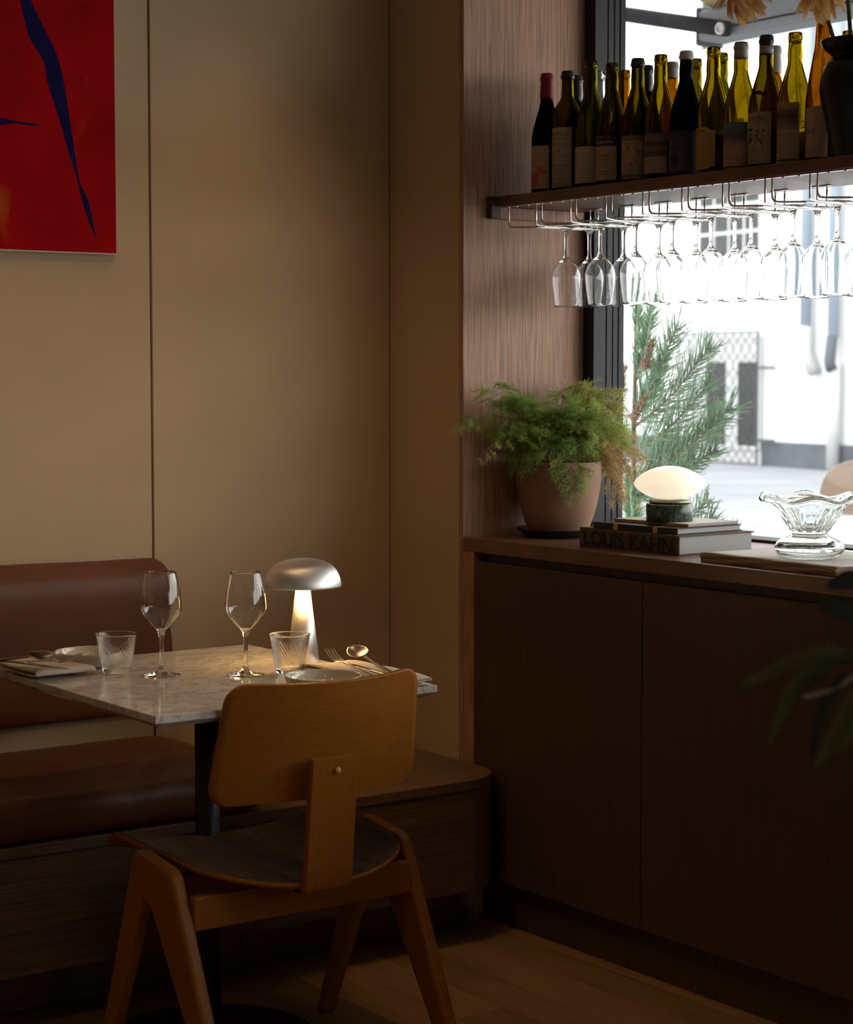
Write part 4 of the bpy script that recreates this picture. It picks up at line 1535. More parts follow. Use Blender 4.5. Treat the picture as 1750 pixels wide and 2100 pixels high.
def flower(head, tip_dir, foot, label, faded, seed, np_=120):
    rr = random.Random(seed)
    f = thing('flower', label, 'flower', foot, group='apricot flowers in the brown vase')
    H = Vector(head) - Vector(foot)
    d = Vector(tip_dir).normalized()
    MB().tube(smooth_path([(0, 0, 0), H * .38 + Vector((.01, 0, .13)), H + Vector((.012, -.006, .085)), H - d * .012], 6), .0042, 10).build('stem', M['stem'], f)
    q = d.to_track_quat('Z', 'Y')
    b2 = bmesh.new()
    bmesh.ops.create_uvsphere(b2, u_segments=12, v_segments=8, radius=.012)
    MB().bm(b2, True).build('flower_head', M['stem'], f, H)
    for k in range(np_):
        ring = k / np_
        az = k * 2.39996
        el = R(-50 + 130 * ring ** .9) + rr.uniform(-.12, .12)
        mt = Matrix.Translation(H) @ q.to_matrix().to_4x4() @ Matrix.Rotation(az, 4, 'Z') @ Matrix.Rotation(-el, 4, 'Y') @ Matrix.Translation((.006, 0, 0)) @ Matrix.Rotation(rr.uniform(-.4, .4), 4, 'X')
        idx = rr.choice((2, 3)) if (faded and ring < .75) else (rr.choice((2, 3, 0)) if ring < .3 else rr.choice((0, 1)))
        o = link('petal', PM[idx], f)
        o.matrix_local = mt @ Matrix.Diagonal((1 - .35 * ring, 1 - .15 * ring, 1, 1))
    return f


fz = SZ + .16
flower((2.800, 2.862, 2.068), (-.55, .25, .75), (2.978, 2.748, fz), 'drooping apricot bloom leaning away from the vase over the bottles', True, 5)
flower((2.930, 2.770, 2.072), (-.5, -.45, .7), (2.988, 2.735, fz), 'apricot bloom close above the vase neck', False, 8)
for k, (dx, dy) in enumerate(((.004, -.006), (.014, -.016), (.022, -.004))):
    hd = (2.99 + dx * 3, 2.735 + dy * 4, 2.34)
    f = thing('flower', ('upright green flower stem in the vase, nearest the amber bottle', 'upright green flower stem in the vase, middle of three', 'upright green flower stem in the vase, at its far side')[k], 'flower', (2.99 + dx, 2.73 + dy, fz), group='apricot flowers in the brown vase')
    H = Vector(hd) - Vector(f.location)
    MB().tube([(0, 0, 0), H * .5 + Vector((.004, 0, 0)), H], .0050, 10).build('stem', M['stem'], f)

# ---- wire glass racks with hanging glasses
WIRE = .0022


def rack_mb():
    """one rack: V-mouth of two wires hung from a bar at the front edge, narrow slot running back, closed by an upturned end"""
    zt, zb = -.0005, -.050
    parts = {}
    a, s, dp = .052, .014, .245
    wires = []
    for sg in (1, -1):
        pts = [(0, sg * a, zt), (0, sg * a, zb + .012), (.002, sg * (a - .002), zb + .004), (.008, sg * (a - .006), zb), (.045, sg * (s + .010), zb), (.062, sg * s, zb), (.14, sg * s, zb), (dp - .014, sg * s, zb)]
        wires.append(pts)
    mbw = MB()
    for pts in wires:
        mbw.tube(smooth_path(pts, 4), WIRE, 8)
    # rounded closed end turned up a little
    end = [(dp - .014, s, zb), (dp - .004, s * .9, zb + .002), (dp, s * .4, zb + .006), (dp, -s * .4, zb + .006), (dp - .004, -s * .9, zb + .002), (dp - .014, -s, zb)]
    mbw.tube(smooth_path(end, 4), WIRE, 8)
    for sg in (1, -1):
        mbw.tube([(dp - .024, sg * s, zt), (dp - .024, sg * s, zb + .001)], WIRE, 8)
    bars = MB().box(-.006, .006, -.062, .062, -.0028, -.0004, .0008, 1)
    bars2 = MB().box(dp - .030, dp - .018, -.026, .026, -.0028, -.0004, .0008, 1)
    scr = MB()
    for y in (-.022, .022):
        scr.lathe([(.0, -.0052), (.0025, -.0050), (.0034, -.0036), (.0034, -.0029)], 10, (0, y, 0))
    return mbw, bars, bars2, scr


racky = [3.727, 3.602, 3.478, 3.354, 3.229, 3.105, 2.982, 2.858, 2.734]
ord_ = ('first', 'second', 'third', 'fourth', 'fifth', 'sixth', 'seventh', 'eighth', 'ninth')
rack0 = None
for k, y in enumerate(racky):
    lab = '%s chromed wire glass rack under the bottle shelf, counted from the wood panel' % ord_[k]
    loc = (2.947, y, SZ - .024)
    if rack0 is None:
        rack0 = thing('glass_rack', lab, 'glass rack', loc, group='wire glass racks under the shelf')
        w_, b1, b2_, sc_ = rack_mb()
        w_.build('wire_runner', M['chrome'], rack0)
        b1.build('mounting_bar', M['chrome'], rack0)
        b2_.build('mounting_bar', M['chrome'], rack0)
        sc_.build('screws', M['chrome'], rack0)
    else:
        dup(rack0, loc, 0, lab)

hg0 = None
# glass built upside down: origin at its foot, hanging below
HP = glass_profile(.192, .0320, .0355, .0275, .118, .078)
fz_ = SZ - .024 - .050 + WIRE + .0022
for k, y in enumerate(racky[:8]):
    for j, xx in enumerate((3.082, 3.1545)):
        if k == 7 and j == 1:
            pass
        lab = '%s hanging wine glass in the %s rack from the wood panel' % (('front', 'rear')[j], ord_[k])
        loc = (xx, y, fz_)
        if hg0 is None:
            hg0 = thing('hanging_wine_glass', lab, 'glass', loc, group='wine glasses hanging from the racks')
            mb = MB().lathe(HP, 48)
            mb.v = [(p[0], p[1], -p[2]) for p in mb.v]
            mb.f = [list(reversed(f)) for f in mb.f]
            mb.build('glass_body', M['glass'], hg0)
        else:
            dup(hg0, loc, 0, lab)

# ================================================================== ON THE COUNTER
PX, PY = 3.057, 3.722
sa = tag(MB().lathe([(0, .002), (.074, .0), (.080, .002), (.098, .016), (.102, .0205), (.1005, .0215), (.094, .016), (.078, .006), (0, .005)], 64).build('saucer', M['saucer'], None, (PX, PY, HC)), 'dark saucer under the terracotta plant pot', 'saucer')
pf = thing('potted_fern', 'feathery asparagus fern in a rounded terracotta pot on the counter', 'plant', (PX, PY, HC + .0064))
pp_ = [(0, .0), (.066, .0), (.0705, .003), (.080, .028), (.0905, .062), (.0985, .098), (.1025, .130), (.1030, .152), (.1015, .168), (.0995, .1735), (.0965, .1735), (.0950, .168), (.096, .15), (.094, .12), (.08, .05), (0, .03)]
ps_ = smooth_path([(a, 0, b2) for a, b2 in pp_], 4)
MB().lathe([(max(0, p.x), max(0, p.z)) for p in ps_], 72).build('pot', M['terracotta'], pf)
MB().lathe([(.0998, .1728), (.0998, .1740), (.0962, .1740), (.0962, .1728)], 64, closed=True).build('rim_deposit', M['lime'], pf)
# tear-shaped damp stain on the belly
vs, fs = [], []
phi0 = R(240)
st = [(0, .088), (.0035, .094), (.0075, .104), (.0095, .118), (.009, .130), (.005, .136), (0, .137), (-.006, .136), (-.010, .129), (-.0105, .116), (-.008, .102), (-.004, .093)]


def pot_r(z):
    best = .1
    for i in range(len(ps_) // 2 + 8):
        p, q = ps_[i], ps_[i + 1]
        if p.z <= z <= q.z and q.z > p.z:
            return p.x + (q.x - p.x) * (z - p.z) / (q.z - p.z)
    return best


vs = [((pot_r(z) + .0003) * cos(phi0 + s / .1), (pot_r(z) + .0003) * sin(phi0 + s / .1), z) for s, z in [(-.0003, .115)] + st]
fs = [(0, i, i + 1 if i < len(st) else 1) for i in range(1, len(st) + 1)]
MB().add(vs, fs).build('damp_stain', M['stain'], pf)
MB().lathe([(0, .150), (.05, .152), (.0945, .149)], 40).build('soil', M['soil'], pf)


def needle_cloud(mb, centre, dirv, n, L, w, rr, spread=1.0):
    """tuft of needles round a short twig"""
    d = Vector(dirv).normalized()
    for _ in range(n):
        rv = Vector((rr.gauss(0, 1), rr.gauss(0, 1), rr.gauss(0, 1)))
        nd = (d * .9 + rv.normalized() * spread).normalized()
        l = L * rr.uniform(.6, 1.2)
        s = nd.cross(Vector((rr.uniform(-1, 1), rr.uniform(-1, 1), rr.uniform(-1, 1))))
        if s.length < 1e-4:
            continue
        s = s.normalized() * w * .5
        c = Vector(centre)
        e = c + nd * l
        mb.add([c - s, c + s, e + s * .4, e - s * .4], [(0, 1, 2, 3)])


rf = random.Random(11)
fol = {0: MB(), 1: MB(), 2: MB()}
stems = MB()
O = Vector((0, 0, .155))


def frond(tip, arch, kind, density=1.0, base=None):
    b0 = Vector(base) if base else O + Vector((rf.uniform(-.04, .04), rf.uniform(-.04, .04), 0))
    T = Vector(tip)
    mid = b0.lerp(T, .45) + Vector((0, 0, arch))
    path = smooth_path([b0, b0.lerp(mid, .5) + Vector((0, 0, arch * .35)), mid, mid.lerp(T, .6) + Vector((0, 0, arch * .25)), T], 7)
    stems.tube(path, [.0011 * (1 - .7 * i / len(path)) for i in range(len(path))], 4)
    n = len(path)
    for i in range(int(n * .30), n):
        d = (path[min(i + 1, n - 1)] - path[i - 1]).normalized()
        fr = (i / n - .30) / .70
        Lb = (.060 * (1 - fr) ** .7 + .014)
        for sgn in (1, -1):
            if rf.random() > density:
                continue
            side = d.cross(Vector((0, 0, 1)))
            if side.length < .1:
                side = Vector((1, 0, 0))
            side.normalize()
            bd = (d * .55 + side * sgn * rf.uniform(.5, 1) + Vector((0, 0, rf.uniform(-.55, .25)))).normalized()
            e = path[i] + bd * Lb + Vector((0, 0, -.10 * Lb))
            stems.tube([path[i], path[i].lerp(e, .5), e], [.0005, .0004, .0003], 3, cap=False)
            nt_ = max(2, int(Lb / .0075))
            for q in range(1, nt_ + 1):
                c = path[i].lerp(e, q / nt_)
                needle_cloud(fol[kind], c, bd, 7, .0130, .00095, rf, 1.0)


def ok_tip(t):
    # stay in front of the wood panel and inside the glass (local coordinates)
    return Vector((min(t[0], .19), min(t[1], .045 if t[0] < .10 else .005), t[2]))


# dense crown
for k in range(33):
    a = rf.uniform(0, 2 * pi)
    ra = .05 + .105 * rf.random() ** .6
    z = .155 + rf.uniform(.055, .185)
    t = ok_tip((ra * cos(a) * 1.05 - .005, ra * sin(a) * .8 - .03, z))
    kind = 0 if t.x < .0 or rf.random() < .3 else 1
    frond(t, rf.uniform(.03, .075), kind)
# lower left skirt hanging over the rim, green
for k in range(3):
    t = ok_tip((-.115 + rf.uniform(-.04, .03), rf.uniform(-.07, .04), .155 + rf.uniform(.0, .06)))
    frond(t, rf.uniform(.06, .09), 0)
# long loose sprays up to the left
for t, ar in (((-.215, .03, .345), .06), ((-.185, .0, .31), .06), ((-.26, .02, .285), .05), ((-.15, .02, .36), .05), ((-.30, .0, .265), .05), ((-.13, -.02, .32), .05), ((-.20, -.03, .24), .05)):
    frond(ok_tip(t), ar, 0, .62)
frond(ok_tip((-.29, -.06, .19)), .06, 1, .2)
# arching pale sprays over the top and to the right
for t, ar in (((.12, .02, .315), .115), ((.09, .04, .33), .10), ((.135, -.01, .30), .12)):
    frond(ok_tip(t), ar, 1, .45)
for t, ar, kd in (((.20, -.03, .245), .05, 1), ((.205, -.05, .205), .06, 1), ((.19, .0, .23), .07, 1), ((.205, .01, .26), .06, 0), ((.20, -.08, .18), .07, 2), ((.175, -.04, .15), .08, 2), ((.155, -.06, .09), .10, 2), ((.165, -.03, .10), .10, 2), ((.19, -.05, .13), .09, 2), ((.14, -.07, .12), .09, 2), ((.15, .0, .15), .08, 1), ((.17, -.02, .07), .11, 2), ((.12, .02, .17), .08, 2), ((.10, .03, .20), .07, 1)):
    frond(ok_tip(t), ar, kd, .9)
# little hanging sprig over the front of the pot
frond((-.045, -.112, .105), .05, 0, .8, (-.03, -.06, .16))
stems.build('stems', M['fern_stem'], pf)
for k, (nm, mt) in enumerate((('green_foliage', 'fern_green'), ('yellowing_foliage', 'fern_light'), ('dry_foliage', 'fern_straw'))):
    fol[k].build(nm, M[mt], pf, kind='stuff')

# books
bk = thing('book', 'thick book with black capitals on its grey brown spine, lowest of the stack', 'book', (2.934, 3.162, HC), R(1.5), group='stack of books by the window')
BL, BD, BT = .322, .231, .0425
MB().box(.004, BD - .006, .003, BL - .003, .0028, BT - .0028).build('page_block', M['page_edge'], bk)
MB().box(0, BD, 0, BL, 0, .0026, .0006, 1).box(0, BD, 0, BL, BT - .0026, BT, .0006, 1).build('cover', M['grey_cloth'], bk)


def spine_fn(u, v):
    return (-.004 * sin(pi * v) - .0004, u * BL, v * BT)


so_ = [(-.0014 * sin(pi * k / 12) - .0004, BT * k / 12) for k in range(13)]
MB().prism(so_ + [(.0018, BT - .0028), (.0018, .0028)], 0, BL, 'Y').build('spine', M['grey_cloth'], bk)
ws, wf_ = text_mesh('LOUIS KAHN', 1.0, 0.022)
wx = max(p[0] for p in ws)
wy = max(p[1] for p in ws)
hgt = .0330
sxx = (BL - .030) / wx
MB().add([(-.0014 * sin(pi * ((.0050 + q / wy * hgt) / BT)) - .0021, BL - .012 - p * sxx, .0050 + q / wy * hgt) for p, q in ws], wf_).build('lettering', M['ink'], bk)

bk2 = thing('book', 'thin black book with two gold bands, between the thick book and the magazine', 'book', (2.950, 3.185, HC + BT + .0005), R(3.5), group='stack of books by the window')
L2, D2, T2 = .262, .205, .0135
MB().box(.003, D2 - .004, .002, L2 - .002, .0018, T2 - .0018).build('page_block', M['page_edge'], bk2)
MB().box(0, D2, 0, L2, 0, .0017, .0005, 1).box(0, D2, 0, L2, T2 - .0017, T2, .0005, 1).box(-.0016, .0, 0, L2, 0, T2, .0005, 1).build('cover', M['black_cloth'], bk2)
for y_ in (.060, .183):
    MB().box(-.0020, .05, y_, y_ + .013, -.0001, T2 + .0003).build('gold_band', M['brass'], bk2)
bk3 = thing('magazine', 'thin tan backed magazine on top of the book stack under the mushroom lamp', 'magazine', (2.992, 3.196, HC + BT + T2 + .0013), R(3), group='stack of books by the window')
L3, D3, T3 = .232, .160, .0065


def mag(u, v):
    return (D3 * u, L3 * v, T3 + .0012 * sin(u * 7 + v * 3) * u)


MB().box(.002, D3 - .001, .001, L3 - .001, .0008, T3 - .0006).build('page_block', M['page_edge'], bk3)
MB().box(-.0006, D3, 0, L3, 0, .0007).box(-.0008, .0006, 0, L3, 0, T3).build('tan_spine', M['tan_card'], bk3)
MB().box(0, D3, 0, L3, T3 - .0006, T3 + .0002).build('front_cover', M['paper'], bk3)

# mushroom lamp
ml = thing('mushroom_lamp', 'lit white opal glass lamp on a green marble base, standing on the books', 'lamp', (3.026, 3.294, HC + BT + T2 + T3 + .0018))
MB().lathe([(0, 0), (.0505, 0), (.0525, .002), (.0525, .036), (.0505, .0385), (.044, .0385), (.0, .0385)], 56).build('marble_base', M['green_marble'], ml)
MB().lathe([(0, .0386), (.0445, .0386), (.0445, .0462), (.0, .0462)], 48).build('neck_ring', M['green_marble'], ml)
MB().lathe([(.0452, .0415), (.0456, .0425), (.0456, .044), (.0452, .045)], 48).build('brass_band', M['brass'], ml)
el = []
for k in range(25):
    a = -pi / 2 + pi * k / 24
    rr = .0800 * abs(cos(a)) ** 1.05
    zz = .0365 * math.copysign(abs(sin(a)) ** 1.28, a) * (1.10 if a > 0 else 1.0)
    el.append((rr, .0825 + zz))
el = [(0.0, .0472)] + [p for p in el if p[1] > .0478]
MB().lathe(el, 72).build('opal_shade', M['opal'], ml)

# wavy glass bowl on a stack of newspapers
nwz = HC
nw = thing('newspaper_stack', 'stack of folded newspapers with wavy edges lying along the counter edge', 'newspapers', (2.874, 2.655, HC + .0004), R(-2.2))
NL, ND = .395, .30


for k in range(5):
    z0 = .0003 + k * .0036

    def sheet(u, v, k=k, z0=z0):
        wv = .0007 * sin(v * 21 + k * 2 + u * 3) + .0010 * sin(v * 9 + k) * u
        return (ND * u + .002 * sin(v * 13 + k * 1.7) * (1 if u < .5 else -1), NL * v + .0015 * sin(k * 3.0), z0 + .0031 + max(wv, -.0004) * (k / 5))
    mb = MB()
    vs, fs = [], []
    nu_, nv_ = 10, 30
    for lay in (0, 1):
        for i in range(nu_ + 1):
            for j in range(nv_ + 1):
                p = sheet(i / nu_, j / nv_)
                vs.append((p[0], p[1], p[2] if lay else p[2] - .0032))
    W_ = nv_ + 1
    o_ = (nu_ + 1) * W_
    for i in range(nu_):
        for j in range(nv_):
            fs.append((i * W_ + j, i * W_ + j + 1, (i + 1) * W_ + j + 1, (i + 1) * W_ + j))
            fs.append((o_ + i * W_ + j, o_ + (i + 1) * W_ + j, o_ + (i + 1) * W_ + j + 1, o_ + i * W_ + j + 1))
    mb.add(vs, fs, True)
    mb.mi = 1
    e = []
    for j in range(nv_):
        e.append((j, o_ + j, o_ + j + 1, j + 1))
        q = nu_ * W_ + j
        e.append((q, q + 1, o_ + q + 1, o_ + q))
    for i in range(nu_):
        e.append((i * W_, (i + 1) * W_, o_ + (i + 1) * W_, o_ + i * W_))
        q = i * W_ + nv_
        e.append((q, o_ + q, o_ + q + W_, q + W_))
    for f in e:
        mb.f.append(list(f))
        mb.s.append(False)
        mb.m.append(1)
    mb.build('newspaper', [M['newsprint'], M['news_edge']], nw)
blk = [seg((.05 + .018 * k, .03), (.05 + .018 * k, .15 + .02 * (k % 3)), .003) for k in range(10)]
MB().add([(p[0], p[1], .0196) for q in blk for p in q[0]], [tuple(i + 4 * n for i in range(4)) for n in range(len(blk))]).build('print', plain('grey_print', (.25, .25, .25), .8), nw)

gb = thing('glass_bowl', 'heavy clear glass footed bowl with a wavy rim on the newspapers', 'bowl', (2.982, 2.828, HC + .0192))
gp = [(0, .0), (.050, .0), (.064, .006), (.0705, .017), (.069, .026), (.060, .036), (.046, .042), (.0375, .047), (.0365, .052), (.040, .058), (.050, .074), (.063, .093), (.075, .110), (.090, .1155), (.0995, .1185), (.1020, .1225), (.0985, .126), (.086, .1235), (.074, .119), (.060, .103), (.044, .080), (.032, .064), (.018, .058), (0, .057)]
gs = smooth_path([(a, 0, b2) for a, b2 in gp], 4)


def bowl_fn(r, z, a):
    k = max(0, (z - .05) / .07)
    rr = r * (1 + (.035 * cos(6 * a + .5) + .015 * cos(11 * a)) * k) if r > .01 else r
    zz = z + .0055 * cos(6 * a + 1.1) * k ** 2 * (r / .1)
    if .055 < z < .105 and r > .03:
        rr += .0022 * cos(13 * a)
    return rr, zz


MB().lathe([(max(0, p.x), max(0, p.z)) for p in gs], 120, fn=bowl_fn).build('glass_body', M['bowl_glass'], gb)

# ================================================================== FOREGROUND PLANT
fp_ = thing('potted_plant', 'tall plant with long narrow drooping leaves in front of the cabinet', 'plant', (1.58, 1.18, 0))
MB().lathe([(0, 0), (.11, 0), (.115, .004), (.155, .66), (.158, .668), (.150, .668), (.145, .62), (0, .62)], 48).build('planter', M['white_planter'], fp_)
MB().lathe([(0, .622), (.1445, .622)], 32).build('soil', M['soil'], fp_)


def long_leaf(base, mid, tip, w, mat):
    P = smooth_path([base, mid, tip], 8)
    n = len(P)
    mb = MB()
    vs, fs = [], []
    for i, p in enumerate(P):
        t_ = i / (n - 1)
        d = (P[min(i + 1, n - 1)] - P[max(i - 1, 0)]).normalized()
        s = d.cross(Vector((-.55, -.6, .25))).normalized()
        ww = w * (sin(pi * min(1, t_ * .92 + .06)) ** .8)
        nn = s.cross(d).normalized()
        vs += [p - s * ww, p + nn * ww * .25, p + s * ww]
    for i in range(n - 1):
        for k in range(2):
            a = 3 * i + k
            fs.append((a, a + 1, a + 4, a + 3))
    mb.add(vs, fs, True)
    return mb.build('leaf', M[mat], fp_)


def lw(x, y, z):
    return Vector((x - 1.58, y - 1.18, z))


MB().tube(smooth_path([(0, 0, .62), lw(1.54, 1.20, .85), lw(1.46, 1.275, 1.075), lw(1.47, 1.27, 1.22)], 6), [.006] * 18 + [.004], 8).build('stem', M['plant_stem'], fp_)
for b2, m_, t_, w_, mt in (((1.432, 1.293, 1.052), (1.393, 1.318, 1.052), (1.338, 1.358, 1.022), .0075, 'plant_leaf'),
                           ((1.430, 1.294, 1.050), (1.388, 1.322, 1.030), (1.360, 1.340, .966), .0072, 'plant_leaf'),
                           ((1.440, 1.288, 1.055), (1.415, 1.305, 1.048), (1.387, 1.325, 1.018), .007, 'plant_leaf_dark'),
                           ((1.438, 1.29, 1.03), (1.416, 1.30, .985), (1.395, 1.313, .942), .0075, 'plant_leaf'),
                           ((1.420, 1.30, 1.035), (1.402, 1.31, 1.0), (1.392, 1.314, .955), .006, 'plant_leaf_dark'),
                           ((1.448, 1.283, 1.075), (1.420, 1.30, 1.095), (1.398, 1.316, 1.100), .009, 'plant_leaf_dark'),
                           ((1.455, 1.28, 1.115), (1.428, 1.297, 1.125), (1.405, 1.31, 1.118), .010, 'plant_leaf_dark'),
                           ((1.446, 1.285, 1.03), (1.432, 1.292, .985), (1.410, 1.303, .960), .007, 'plant_leaf'),
                           ((1.460, 1.28, 1.06), (1.47, 1.25, 1.02), (1.50, 1.22, .95), .009, 'plant_leaf_dark'),
                           ((1.470, 1.27, 1.20), (1.50, 1.25, 1.26), (1.56, 1.22, 1.25), .010, 'plant_leaf'),
                           ((1.470, 1.27, 1.22), (1.46, 1.29, 1.30), (1.48, 1.30, 1.37), .010, 'plant_leaf_dark')):
    long_leaf(lw(*b2), lw(*m_), lw(*t_), w_, mt)
MB().tube(smooth_path([lw(1.388, 1.322, 1.012), lw(1.405, 1.31, 1.017), lw(1.422, 1.299, 1.027), lw(1.46, 1.277, 1.06)], 5), .0022, 6).build('twig', M['plant_stem'], fp_)

# ================================================================== OUTDOORS
GZ = -0.12
gr = structure('ground')
gr['label'] = 'pale street surface outside the window'
MB().box(3.41, 9.6, -25, 45, GZ - .2, GZ).build('pavement', M['pavement'], gr)
MB().box(9.6, 45, -25, 60, GZ - .2, GZ - .004).build('street_surface', M['street'], gr)

# white tree-side conifer just outside the glass
tn = thing('conifer', 'young blue green conifer tied to canes just outside the window', 'tree', (3.76, 4.255, GZ))
MB().lathe([(0, 0), (.15, 0), (.19, .34), (.195, .36), (.18, .36), (.17, .30), (0, .30)], 40).build('planter', M['saucer'], tn)
MB().tube(smooth_path([(0, 0, .30), (.004, -.004, .7), (-.002, -.012, 1.15), (.0, -.016, 1.55), (.0, -.018, 1.72)], 6), [.013 - .011 * i / 24 for i in range(25)], 10).build('trunk', M['bark'], tn)
MB().tube([(.010, -.022, .3), (.010, -.024, 1.18)], .0075, 10).build('cane', M['bamboo'], tn)
MB().tube([(-.02, -.010, .3), (.014, .002, 1.02)], .0070, 10).build('cane', M['bamboo'], tn)
for z in (.92, 1.10):
    MB().lathe([(.030, z - .006), (.032, z), (.030, z + .006), (.027, z)], 16, (.0, -.012, 0), closed=True).build('tie', M['dry_sprig'], tn)
rc = random.Random(21)


def bough(base, tip, mat='conifer', n=26, Lmax=.14, sag=.02, plane=(0.25, 0, 0), name='bough'):
    B, T = Vector(base), Vector(tip)
    P = smooth_path([B, B.lerp(T, .5) + Vector((0, 0, -sag)), T], 15)
    mb = MB()
    mb.mi = 1
    mb.tube(P, [.0042 * (1 - .75 * i / len(P)) for i in range(len(P))], 5)
    mb.mi = 0
    N_ = len(P)

    def cord(c, d, L, bend):
        k = 5
        pts = [c + d * (L * q / k) + bend * ((q / k) ** 2 * L) for q in range(k + 1)]
        mb.mi = 0
        mb.tube(pts, [.0013, .0014, .0014, .0013, .0011, .0005], 3)
        # awl leaves standing off the cord, young tips at the end
        m2 = max(4, int(L / .0042))
        for q in range(m2):
            t_ = q / m2
            pos = c + d * (L * t_) + bend * (t_ * t_ * L)
            rv = Vector((rc.gauss(0, 1), rc.gauss(0, 1), rc.gauss(0, 1))).normalized()
            nd = (d * 1.1 + rv * .75 + bend * t_).normalized()
            s = nd.cross(rv)
            if s.length < .05:
                continue
            s = s.normalized() * .0011
            e = pos + nd * .0095
            mb.mi = 2 if t_ > .86 else 0
            mb.add([pos - s, pos + s, e], [(0, 1, 2)])
    for i in range(3, N_):
        fr = i / N_
        d = (P[min(i + 1, N_ - 1)] - P[i - 1]).normalized()
        side = d.cross(Vector((1, .15, .1))).normalized()
        for rep in range(3):
            for sg in (1, -1):
                L = Lmax * (1 - .55 * fr) * rc.uniform(.35, 1.0)
                bd = (d * rc.uniform(.85, 1.15) + side * sg * rc.uniform(.5, .85) + Vector((rc.uniform(-.6, .6), rc.uniform(-.2, .2), rc.uniform(-.2, .3)))).normalized()
                cord(P[i] + d * rc.uniform(-.01, .01), bd, L, Vector((0, 0, rc.uniform(.0, .25))) + d * .15)
    cord(P[-1], (P[-1] - P[-3]).normalized(), .03, Vector((0, 0, 0)))
    mts = [M[mat], M['bark'], M['conifer_tip'] if mat == 'conifer' else M[mat]]
    return mb.build(name, mts, tn)


def W(x, y, z):
    return (x - 3.76, y - 4.255, z - GZ)


for b2, t2, L_ in (
        (W(3.76, 4.237, 1.30), W(3.75, 4.165, 1.475), .09),
        (W(3.76, 4.237, 1.42), W(3.76, 4.225, 1.585), .05),
        (W(3.76, 4.240, 1.22), W(3.72, 4.030, 1.440), .12),
        (W(3.76, 4.240, 1.38), W(3.77, 4.175, 1.53), .05),
        (W(3.76, 4.240, 1.17), W(3.74, 3.925, 1.385), .14),
        (W(3.76, 4.242, 1.10), W(3.72, 3.900, 1.290), .14),
        (W(3.76, 4.242, 1.07), W(3.76, 3.860, 1.225), .14),
        (W(3.76, 4.242, 1.03), W(3.73, 3.870, 1.195), .14),
        (W(3.76, 4.243, 1.00), W(3.75, 3.905, 1.115), .13),
        (W(3.76, 4.244, .97), W(3.71, 3.960, 1.085), .12),
        (W(3.76, 4.245, .80), W(3.70, 3.885, .975), .12),
        (W(3.76, 4.245, .74), W(3.72, 3.880, .935), .12),
        (W(3.76, 4.245, .70), W(3.70, 3.770, .900), .10),
        (W(3.76, 4.245, .90), W(3.69, 4.180, 1.03), .09),
        (W(3.76, 4.245, 1.08), W(3.71, 4.300, 1.25), .10),
        (W(3.76, 4.245, .86), W(3.80, 4.30, 1.02), .09),
        (W(3.76, 4.245, 1.2), W(3.80, 4.16, 1.36), .08)):
    bough(b2, t2, 'conifer', Lmax=L_)
for b2, t2 in ((W(3.70, 4.15, 1.335), W(3.68, 4.085, 1.40)), (W(3.70, 4.20, 1.20), W(3.67, 4.10, 1.25)), (W(3.70, 4.235, 1.27), W(3.69, 4.21, 1.33))):
    bough(b2, t2, 'dry_sprig', Lmax=.035, name='dry_bough')

# folding awning over the pavement
aw = thing('awning', 'folding awning with grey front bar and ochre cloth outside the window', 'awning', (4.9, 5.09, 2.466))
MB().box(-.06, .06, -9.0, .06, .0, .105, .012, 2).build('front_bar', M['awning_bar'], aw)
MB().box(-.064, -.058, -9.0, .055, .028, .034).build('bar_groove', M['awning_metal'], aw)
MB().box(-.062, .062, .055, .066, -.012, .118, .008, 2).build('end_cap', M['awning_bar'], aw)
MB().tube([(-.075, -.105, .020), (-.06, .20, .092), (-.05, .51, .166), (-.05, .56, .180)], .026, 12).build('arm', M['awning_metal'], aw)
MB().tube([(-.05, .54, .176), (-.30, .60, .25), (-1.3, .80, .50)], .026, 12).build('arm', M['awning_metal'], aw)
MB().lathe([(0, 0), (.022, 0), (.022, .006), (.013, .008), (.012, .004), (0, .004)], 18).build('bolt', plain('dull_bolt', (.12, .12, .12), .5), aw, (-.101, -.100, .020), (0, R(-90), 0))
MB().add([(.04, .04, .100), (.04, -9, .100), (-1.40, -9, .60), (-1.40, .04, .60), (.04, .04, .104), (.04, -9, .104), (-1.40, -9, .604), (-1.40, .04, .604)], [(0, 1, 2, 3), (7, 6, 5, 4), (0, 4, 5, 1), (1, 5, 6, 2), (2, 6, 7, 3), (3, 7, 4, 0)]).build('awning_cloth', M['awning_cloth'], aw)

# facade over the street
fa = thing('building', 'white rendered house across the street with a lattice covered window', 'building', (22.431, 21.917, GZ))
fa.rotation_euler = (0, 0, math.atan2(-.99384645, -.11076654))
# wall in strips around the openings (local: x along the street, -y towards us, z up)
holes = [(-2.02, -.36, .36, 1.93)]
FX0, FX1, FH = -16, 16, 10.5
MB().box(FX0, FX1, 0, .4, .38, FH).build('wall_face', M['facade'], fa)
MB().box(-.40, FX1, -.05, 0, 0, .38).box(FX0, -2.46, -.05, 0, 0, .38).build('plinth', M['plinth_stone'], fa)
MB().box(-2.46, -.40, -.012, .02, 0, 2.10).build('window_surround', M['white_paint'], fa)


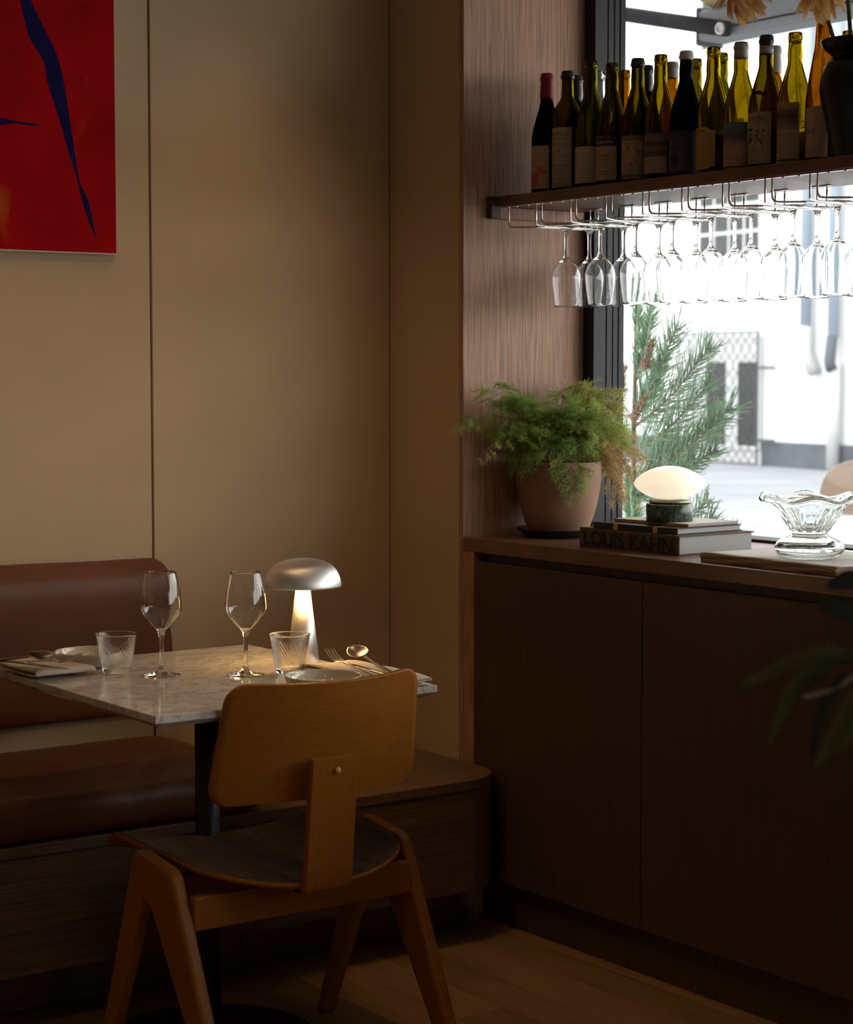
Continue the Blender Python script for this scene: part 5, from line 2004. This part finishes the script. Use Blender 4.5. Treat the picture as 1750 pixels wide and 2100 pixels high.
def fwindow(x0, x1, z0, z1, cols, rws, nm='window'):
    w = MB().box(x0, x1, -.03, -.001, z0, z1).build(nm, M['white_paint'], fa)
    tw = .05
    cw = (x1 - x0 - tw * (cols + 1)) / cols
    rh = (z1 - z0 - tw * (rws + 1)) / rws
    for i in range(cols):
        for j in range(rws):
            a = x0 + tw + i * (cw + tw)
            c = z0 + tw + j * (rh + tw)
            MB().box(a, a + cw, -.034, -.0302, c, c + rh).build('pane', M['dark_glass'], w)
    return w


gw = MB().box(-2.0, -.44, -.05, -.012, .24, 2.02).build('window', M['white_paint'], fa)
for x0, x1 in ((-1.83, -1.31), (-1.0, -.50)):
    MB().box(x0, x1, -.054, -.0502, .30, 1.62).build('pane', M['dark_glass'], gw)
# iron lattice standing in front
gl_ = MB()
gx0, gx1, gz0, gz1, gy = -2.43, -.37, .03, 2.09, -.16
nd = 10
pw = (gx1 - gx0) / nd
gl_.box(gx0, gx1, gy - .012, gy + .012, gz1 - .012, gz1 + .012).box(gx0, gx1, gy - .012, gy + .012, gz0 - .012, gz0 + .012).box(gx0 - .012, gx0 + .012, gy - .012, gy + .012, gz0, gz1).box(gx1 - .012, gx1 + .012, gy - .012, gy + .012, gz0, gz1)
nz_ = 4
ph = (gz1 - gz0) / nz_
for i in range(nd):
    for sg in (1, -1):
        pts = []
        for k in range(nz_ * 8 + 1):
            z = gz0 + ph * k / 8
            pts.append((gx0 + pw * (i + .5) + sg * pw * .5 * cos(2 * pi * (z - gz0) / ph), gy + sg * .005, z))
        gl_.tube(pts, .0068, 5)
gl_.build('iron_lattice', M['iron'], fa)
for z in (1.53, .40):
    MB().box(-.38, .04, -.17, -.14, z - .022, z + .022).build('lattice_hook', M['iron'], fa)
for z in (1.53, .40):
    MB().box(-2.84, -2.42, -.17, -.14, z - .022, z + .022).build('lattice_hook', M['iron'], fa)
fwindow(-2.10, -.50, 3.22, 5.0, 4, 4)
for x0 in (-7.2, -11.5, 4.2, 8.6):
    fwindow(x0, x0 + 1.6, 3.22, 5.0, 4, 4)
    fwindow(x0, x0 + 1.6, .62, 2.1, 4, 3)
for x0 in (-11.5, -7.2, -2.1, 4.2, 8.6):
    fwindow(x0, x0 + 1.6, 6.6, 8.4, 4, 4)
MB().box(FX0, FX1, -.25, 0, 9.9, 10.3).build('cornice', M['white_paint'], fa)
MB().box(FX0, FX1, -.06, 0, 5.75, 5.95).build('string_course', M['white_paint'], fa)
# downpipes
MB().tube([(.73, -.14, 9.8), (.73, -.14, 2.15)], .085, 12).build('downpipe', M['blue_pipe'], fa)
MB().tube([(.73, -.14, 2.15), (.73, -.14, 1.75), (.90, -.10, 1.45)], .10, 12).build('pipe_shoe', M['white_paint'], fa)
MB().tube([(1.36, -.14, 9.8), (1.36, -.14, 1.98)], .085, 12).build('downpipe', M['blue_pipe'], fa)
MB().tube([(1.36, -.16, 1.98), (1.38, -.22, 1.62), (1.46, -.25, 1.50)], .085, 12).build('pipe_shoe', M['plinth_stone'], fa)
MB().tube([(1.39, -.14, 1.60), (1.39, -.14, .02)], .10, 12).build('standpipe', M['white_paint'], fa)

# bentwood café chair out on the pavement
cc = thing('cafe_chair', 'pale bentwood café chair with a round topped back out on the pavement', 'chair', (6.85, 6.165, GZ), R(-58))
arc = [(-.20, 0, .80), (-.205, 0, .88), (-.175, 0, .98), (-.10, 0, 1.035), (0, 0, 1.05), (.10, 0, 1.035), (.175, 0, .98), (.205, 0, .88), (.20, 0, .80)]
ap = smooth_path(arc, 4)
MB().prism([(p.x, p.z) for p in ap], -.008, .008, 'Y', .003, 1).build('backrest', M['cafe_wood'], cc)
MB().box(-.21, .21, -.42, .0, .45, .475, .01, 2).build('seat', M['cafe_wood'], cc)
for sx in (-.19, .19):
    MB().tube([(sx, 0, .84), (sx, .01, .45), (sx, .05, 0)], .012, 8).build('leg', M['white_paint'], cc)
    MB().tube([(sx, -.40, .45), (sx, -.42, 0)], .012, 8).build('leg', M['white_paint'], cc)
